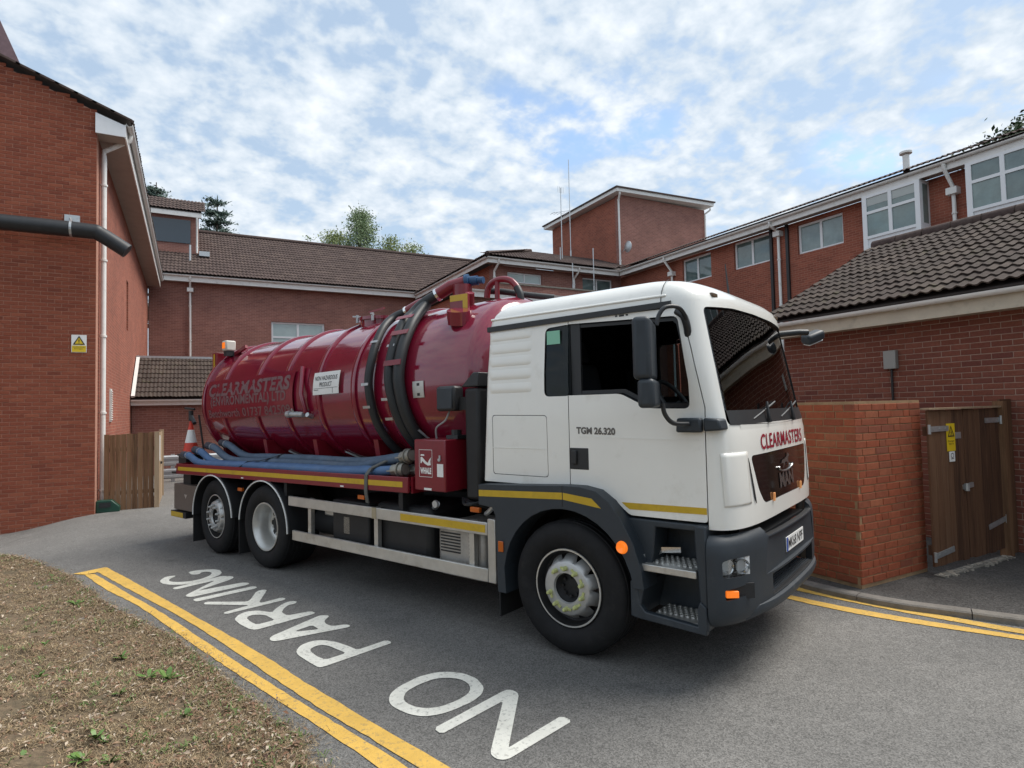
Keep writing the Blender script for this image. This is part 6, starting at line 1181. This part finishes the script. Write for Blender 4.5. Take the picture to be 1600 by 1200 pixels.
cn = thing('traffic_cone', Tw(-7.17,.95,1.30), 'orange red traffic cone with white band standing at the tail of the truck', 'cone')
def cone_part(name, z0, z1, r0, r1, m):
    g = MB(); g.lathe([(z0,r0),(z1,r1)], (-7.17,.95,1.30), 'z', 24); obj(name, toworld(g), m, cn, sm=50)
M['conered'] = mat('cone_red',(.62,.05,.025),.5,var=.1,vscale=8)
rr = lambda z: .125-.20*z
cone_part('cone_body', .03, .20, rr(.03), rr(.2), 'conered'); cone_part('cone_band', .20, .40, rr(.2), rr(.4), 'paper'); cone_part('cone_body', .40, .56, rr(.4), rr(.56), 'conered'); g = MB(); g.box(-7.32,-7.02,.80,1.10,1.30,1.33); obj('cone_base', toworld(g), 'blackpl', cn, bev=.01)
g = MB(); g.tube([(-7.17,.95,1.84),(-7.17,.95,2.0)], .035, 10); g.tube([(-7.30,.98,2.04),(-7.05,.95,2.02)], .018, 8); g.tube([(-7.17,.95,1.92),(-7.02,.96,1.80)], .03, 8); g.tube([(-7.05,.80,1.3),(-7.1,.86,1.93)], .014, 6); tob('tail_valve', g, 'blackpl', None, sm=40)
WEEDS = ['tall upright weed nearest the end of the yellow lines','low weed at the left edge of the bank, upper one','small weed left of the tall upright one','weed left of the pair in the middle of the bank','left weed of the bushy pair near the yellow line','right weed of the bushy pair near the yellow line','small weed left of the twin sprouts near the bottom','small weed right of the twin sprouts near the bottom','largest broad leaved weed at the bottom edge of the picture','bright weed just right of the largest one at the bottom edge','little weed in the bottom left corner of the bank','narrow weed nearest the yellow line low on the bank','tiny weed below the middle of the bank','tiny weed nearest the tarmac edge at the bottom']
# ------------------------------------------------------------------ litter, weeds and trees
def litter():
    rnd = random.Random(5)
    def rand_bank(n, dmax):
        out = []
        while len(out) < n:
            i = rnd.randrange(len(EP)-1); t = rnd.random(); d = dmax*rnd.random()**1.3
            if rnd.random() < .006: d = -abs(rnd.gauss(0,.06))
            p = EP[i].lerp(EP[i+1], t)+ENORM*d
            if d > .1 and noise.noise((p.x*4,p.y*4,7)) < -.2 and rnd.random() < .35: continue
            z = bank_h(d, p.x, p.y) if d > 0 else .004; q = proj((p.x,p.y,z))
            if q and -40 < q[0] < 640 and 820 < q[1] < 1260:
                if rnd.random() < min(1, 30/q[2]**2+.25): out.append(Vector((p.x,p.y,z)))
        return out
    g = MB()
    for p in rand_bank(85000, 5):
        a = rnd.uniform(0,6.28); l = rnd.uniform(.015,.06)*(1.8 if rnd.random() < .06 else 1); w = rnd.uniform(.0009,.0024); dr = Vector((math.cos(a),math.sin(a),rnd.gauss(.1,.28))); s = Vector((-dr.y,dr.x,0)).normalized()*w
        b = p+dr*l*.5+Vector((rnd.gauss(0,.006),rnd.gauss(0,.006),rnd.uniform(.0,.012))); e = p+dr*l+Vector((0,0,-.2*l)); g.add([p-s,p+s,b+s*.8,e,b-s*.8], [(0,1,2,4),(4,2,3)])
    tag(obj('dry_grass', g, mat('straw',(.3,.22,.12),.9,rand=[(.11,.076,.048),(.36,.265,.15),(.075,.052,.036),(.54,.44,.29),(.20,.135,.08),(.43,.325,.19),(.13,.088,.055)],randmode='island',spec=.2), fix=False), 'dry straw coloured dead grass covering the bank', 'dry grass', kind='stuff')
    g = MB()
    for p in rand_bank(6500, 5):
        a = rnd.uniform(0,6.28); l = rnd.uniform(.006,.022); w = l*rnd.uniform(.3,.5); t = rnd.gauss(0,.35); dr = Vector((math.cos(a),math.sin(a),t)).normalized(); s = Vector((-dr.y,dr.x,rnd.gauss(0,.3))).normalized()*w; c = p+Vector((0,0,rnd.uniform(.006,.03))); up = Vector((0,0,.2*l))
        g.add([c-dr*l,c-dr*l*.2+s+up,c+dr*l,c-dr*l*.2-s+up], [(0,1,2),(0,2,3)])
    tag(obj('leaf_litter', g, mat('dead_leaf',(.2,.1,.06),.8,rand=[(.13,.07,.045),(.30,.20,.13),(.20,.10,.06),(.52,.44,.34),(.09,.05,.035)],randmode='island',spec=.3), fix=False), 'small brown and pale dead leaves scattered over the bank', 'leaves', kind='stuff')
    g = MB()
    for p in rand_bank(260, 4.5):
        for k in range(rnd.randrange(5,16)):
            a = rnd.uniform(0,6.28); l = rnd.uniform(.025,.07); w = rnd.uniform(.002,.004); b = p+Vector((rnd.gauss(0,.03),rnd.gauss(0,.03),0)); dr = Vector((math.cos(a)*.6,math.sin(a)*.6,.7)); s = Vector((-dr.y,dr.x,0)).normalized()*w; m_ = b+dr*l*.6; e = b+dr*l+Vector((dr.x*.3,dr.y*.3,-.25))*l; g.add([b-s,b+s,m_+s,e,m_-s], [(0,1,2,4),(4,2,3)])
    tag(obj('grass_tufts', g, mat('green_grass',(.08,.14,.03),.7,rand=[(.06,.11,.022),(.12,.19,.045),(.16,.20,.07)],randmode='island'), fix=False), 'sparse short green grass tufts among the straw', 'grass', kind='stuff')
    spots = [(118,946,.10),(62,1058,.06),(70,1008,.05),(190,1028,.08),(232,1060,.09),(262,1062,.10),(150,1155,.07),(165,1160,.06),(130,1188,.09),(172,1192,.08),(36,1188,.06),(290,1120,.06),(188,1085,.05),(305,1160,.05)]
    for k, (px, py, sz) in enumerate(spots):
        d = CR*((px-800)/FPX)-CU*((py-600)/FPX)+CF; t = (.18-CAMH)/d.z; c = Vector((0,0,CAMH))+d*t
        # settle on the bank surface
        for _ in range(6):
            i = min(range(len(EP)), key=lambda i_: abs((c-EP[i_]).cross(ENORM).z)); dist = max(.03,(c-EP[i]).dot(ENORM)); z = bank_h(dist,c.x,c.y); c = Vector((0,0,CAMH))+d*((z-CAMH)/d.z)
        g = MB()
        for j in range(rnd.randrange(9,15)):
            a = rnd.uniform(0,6.28); l = sz*rnd.uniform(.6,1.2); w = l*.16; el = rnd.uniform(.25,1.0); b = c; dr = Vector((math.cos(a)*math.cos(el),math.sin(a)*math.cos(el),math.sin(el))); s = Vector((-math.sin(a),math.cos(a),0))*w; m1 = b+dr*l*.35; m2 = b+dr*l*.7+Vector((0,0,-.04*l)); e = b+dr*l+Vector((0,0,-.16*l)); g.add([b,m1+s*.8,m2+s,e,m2-s,m1-s*.8], [(0,1,5),(1,2,4,5),(2,3,4)])
        tag(obj('weed', g, mat('weed_leaf',(.10,.22,.03),.5,rand=[(.07,.14,.03),(.12,.21,.045),(.09,.17,.035)],randmode='island'), fix=False), WEEDS[k], 'weed', 'weeds on the bank')
litter()
def tree(name, label, base, h, env, nclump, nleaf, ls, m, group=None, trunk_r=.2, spread=.5, limb=True, seed=1, droop=0.):
    """env(t) -> crown radius at height fraction t; leaves are small faces in clumps through the crown"""
    rnd = random.Random(seed); b = Vector(base); t = thing(name, base, label, 'tree', group)
    g = MB(); top = b+Vector((rnd.uniform(-.3,.3),rnd.uniform(-.3,.3),h*.96)); g.tube([b,b.lerp(top,.4)+Vector((rnd.gauss(0,.1),rnd.gauss(0,.1),0)),b.lerp(top,.75),top], [trunk_r,trunk_r*.7,trunk_r*.35,.02], 8)
    lf = MB(); cl = []
    for k in range(nclump):
        f = rnd.uniform(.18,1); r = env(f)
        if r <= 0: continue
        a = rnd.uniform(0,6.28); q = r*rnd.random()**.5; c = b+Vector((q*math.cos(a),q*math.sin(a),h*f)); cl.append(c)
        o = b.lerp(top, max(.05,f-.10-.1*rnd.random()))
        if limb: g.tube([o, o.lerp(c,.5)+Vector((0,0,.12*droop)), c], [trunk_r*.22*(1.1-f)+.012,.02,.008], 4)
        for j in range(nleaf):
            p = c+Vector((rnd.gauss(0,spread),rnd.gauss(0,spread),rnd.gauss(0,spread*.55)-droop*abs(rnd.gauss(0,.5)))); n = Vector((rnd.gauss(0,1),rnd.gauss(0,1),rnd.gauss(0,1)+.4)).normalized(); x = n.orthogonal().normalized(); x = (x*math.cos(a)+n.cross(x)*math.sin(a)); y = n.cross(x); s = ls*rnd.uniform(.6,1.3)
            lf.add([p-x*s,p-y*s*.45,p+x*s,p+y*s*.45], [(0,1,2,3)])
    obj('trunk', g, mat('bark',(.09,.07,.055),.9,var=.3,vscale=6), t, sm=50); obj('crown', lf, m, t, fix=False); return t
def leafmat(name, cols):
    m = mat(name, cols[0], .6, rand=cols, randmode='island', spec=.3); b = m.node_tree.nodes['Principled BSDF']; b.inputs['Transmission Weight'].default_value = 0; b.inputs['Subsurface Weight'].default_value = 0; return m
birch = leafmat('birch_leaf', [(.20,.27,.14),(.29,.36,.20),(.24,.31,.17),(.15,.22,.10)]); con = leafmat('conifer_needles', [(.05,.085,.075),(.075,.115,.09),(.06,.10,.08)]); bush = leafmat('bush_leaf', [(.24,.29,.12),(.32,.36,.16),(.18,.24,.09)]); dark = leafmat('dark_leaf', [(.035,.06,.025),(.05,.09,.03),(.03,.05,.02)])  # conifer needles lifted towards blue-grey, aerial haze included in the colour
cone_env = lambda w: (lambda t: w*(1.03-t)**.8 if t > .2 else 0)
oval = lambda w: (lambda t: w*math.sin(math.pi*min(1,max(0,(t-.15)/.87)))**.7)
tree('birch_tree', 'tall pale green feathery birch rising behind the long back roof', (11.2,44,0), 16.9, lambda t: 2.6*max(0,1.05-t)**.5 if t < .97 else .2, 260, 100, .085, birch, seed=3, spread=.36, droop=.5)
tree('leafy_tree', 'low yellow green tree crown left of the birch behind the roof', (9.2,43.5,0), 14.6, oval(1.4), 110, 120, .09, bush, seed=4, spread=.4)
tree('leafy_tree', 'round green tree crown just right of the birch', (13.2,43.5,0), 14.8, oval(1.5), 110, 120, .09, bush, seed=5, spread=.4)
tree('leafy_tree', 'small tree crown furthest right behind the back roof', (15.1,44,0), 14.9, oval(1.1), 80, 120, .09, bush, seed=6, spread=.4)
tree('leafy_tree', 'thin sparse twiggy tree left of the leafy group behind the roof', (7.4,43.5,0), 14.7, oval(.9), 26, 26, .11, birch, seed=7, spread=.3)
def conifer(label, base, h, w, seed):
    rnd = random.Random(seed); b = Vector(base); t = thing('conifer_tree', base, label, 'tree'); g = MB(); lf = MB()
    g.tube([b, b+Vector((0,0,h*.6)), b+Vector((.1,0,h))], [.28,.16,.03], 7); z = h*.45
    while z < h*.99:
        n = rnd.randrange(3,6); a0 = rnd.uniform(0,6.28)
        for k in range(n):
            a = a0+6.28*k/n+rnd.gauss(0,.25); l = w*(1.06-z/h)**.62*rnd.uniform(.55,1.15)*1.5; up = rnd.uniform(-.05,.28); d = Vector((math.cos(a),math.sin(a),up)); o = b+Vector((0,0,z)); e = o+d*l+Vector((0,0,-.08*l))
            g.tube([o,o.lerp(e,.5)+Vector((0,0,.05*l)),e], [.05,.03,.012], 4)
            for j in range(int(260*l/2)+50):
                f = rnd.random()**.6; p = o.lerp(e,f)+Vector((rnd.gauss(0,.13+.10*f),rnd.gauss(0,.13+.10*f),rnd.gauss(0,.07)+.04)); x = (d+Vector((rnd.gauss(0,.7),rnd.gauss(0,.7),rnd.gauss(.2,.4)))).normalized()*rnd.uniform(.10,.20); y = x.orthogonal().normalized()*.055; lf.add([p-x*.4,p+y,p+x,p-y], [(0,1,2,3)])
        z += rnd.uniform(.35,.75)
    obj('trunk', g, mat('bark',(.09,.07,.055),.9), t, sm=50); obj('crown', lf, con, t, fix=False)
conifer('dark blue green conifer with open branches right of the roof dormer', (1.55,45,0), 16.9, 2.3, 8)
conifer('dark conifer tip just left of the dormer roof', (-2.05,45,0), 17.3, 1.6, 9)
tree('broadleaf_tree', 'dark green tree crown over the wing roof at the top right', (27.5,9.4,0), 11.75, oval(4.0), 420, 110, .11, dark, seed=10, spread=.45)
def wood():  # out-of-view trees, added for reflections in tank and glass
    """unseen belt of trees behind the photographer, added for reflections"""
    rnd = random.Random(3); g = MB()
    for k in range(230):
        a = math.radians(rnd.uniform(150,262)); r = rnd.uniform(20,30); top = 8+3.5*noise.noise((a*4,1,2))+2*noise.noise((a*13,4,2)); c = Vector((r*math.sin(a),r*math.cos(a),rnd.uniform(.2,1)*top))
        for j in range(70):
            p = c+Vector((rnd.gauss(0,.9),rnd.gauss(0,.9),rnd.gauss(0,.7))); n = Vector((rnd.gauss(0,1),rnd.gauss(0,1),rnd.gauss(0,1))).normalized(); x = n.orthogonal().normalized()*rnd.uniform(.15,.35); y = n.cross(x)*.6
            g.add([p-x,p-y,p+x,p+y], [(0,1,2,3)])
    tag(obj('wood', g, dark, fix=False), 'unseen belt of dark trees added behind the viewpoint for reflections', 'wood', kind='stuff')
wood()
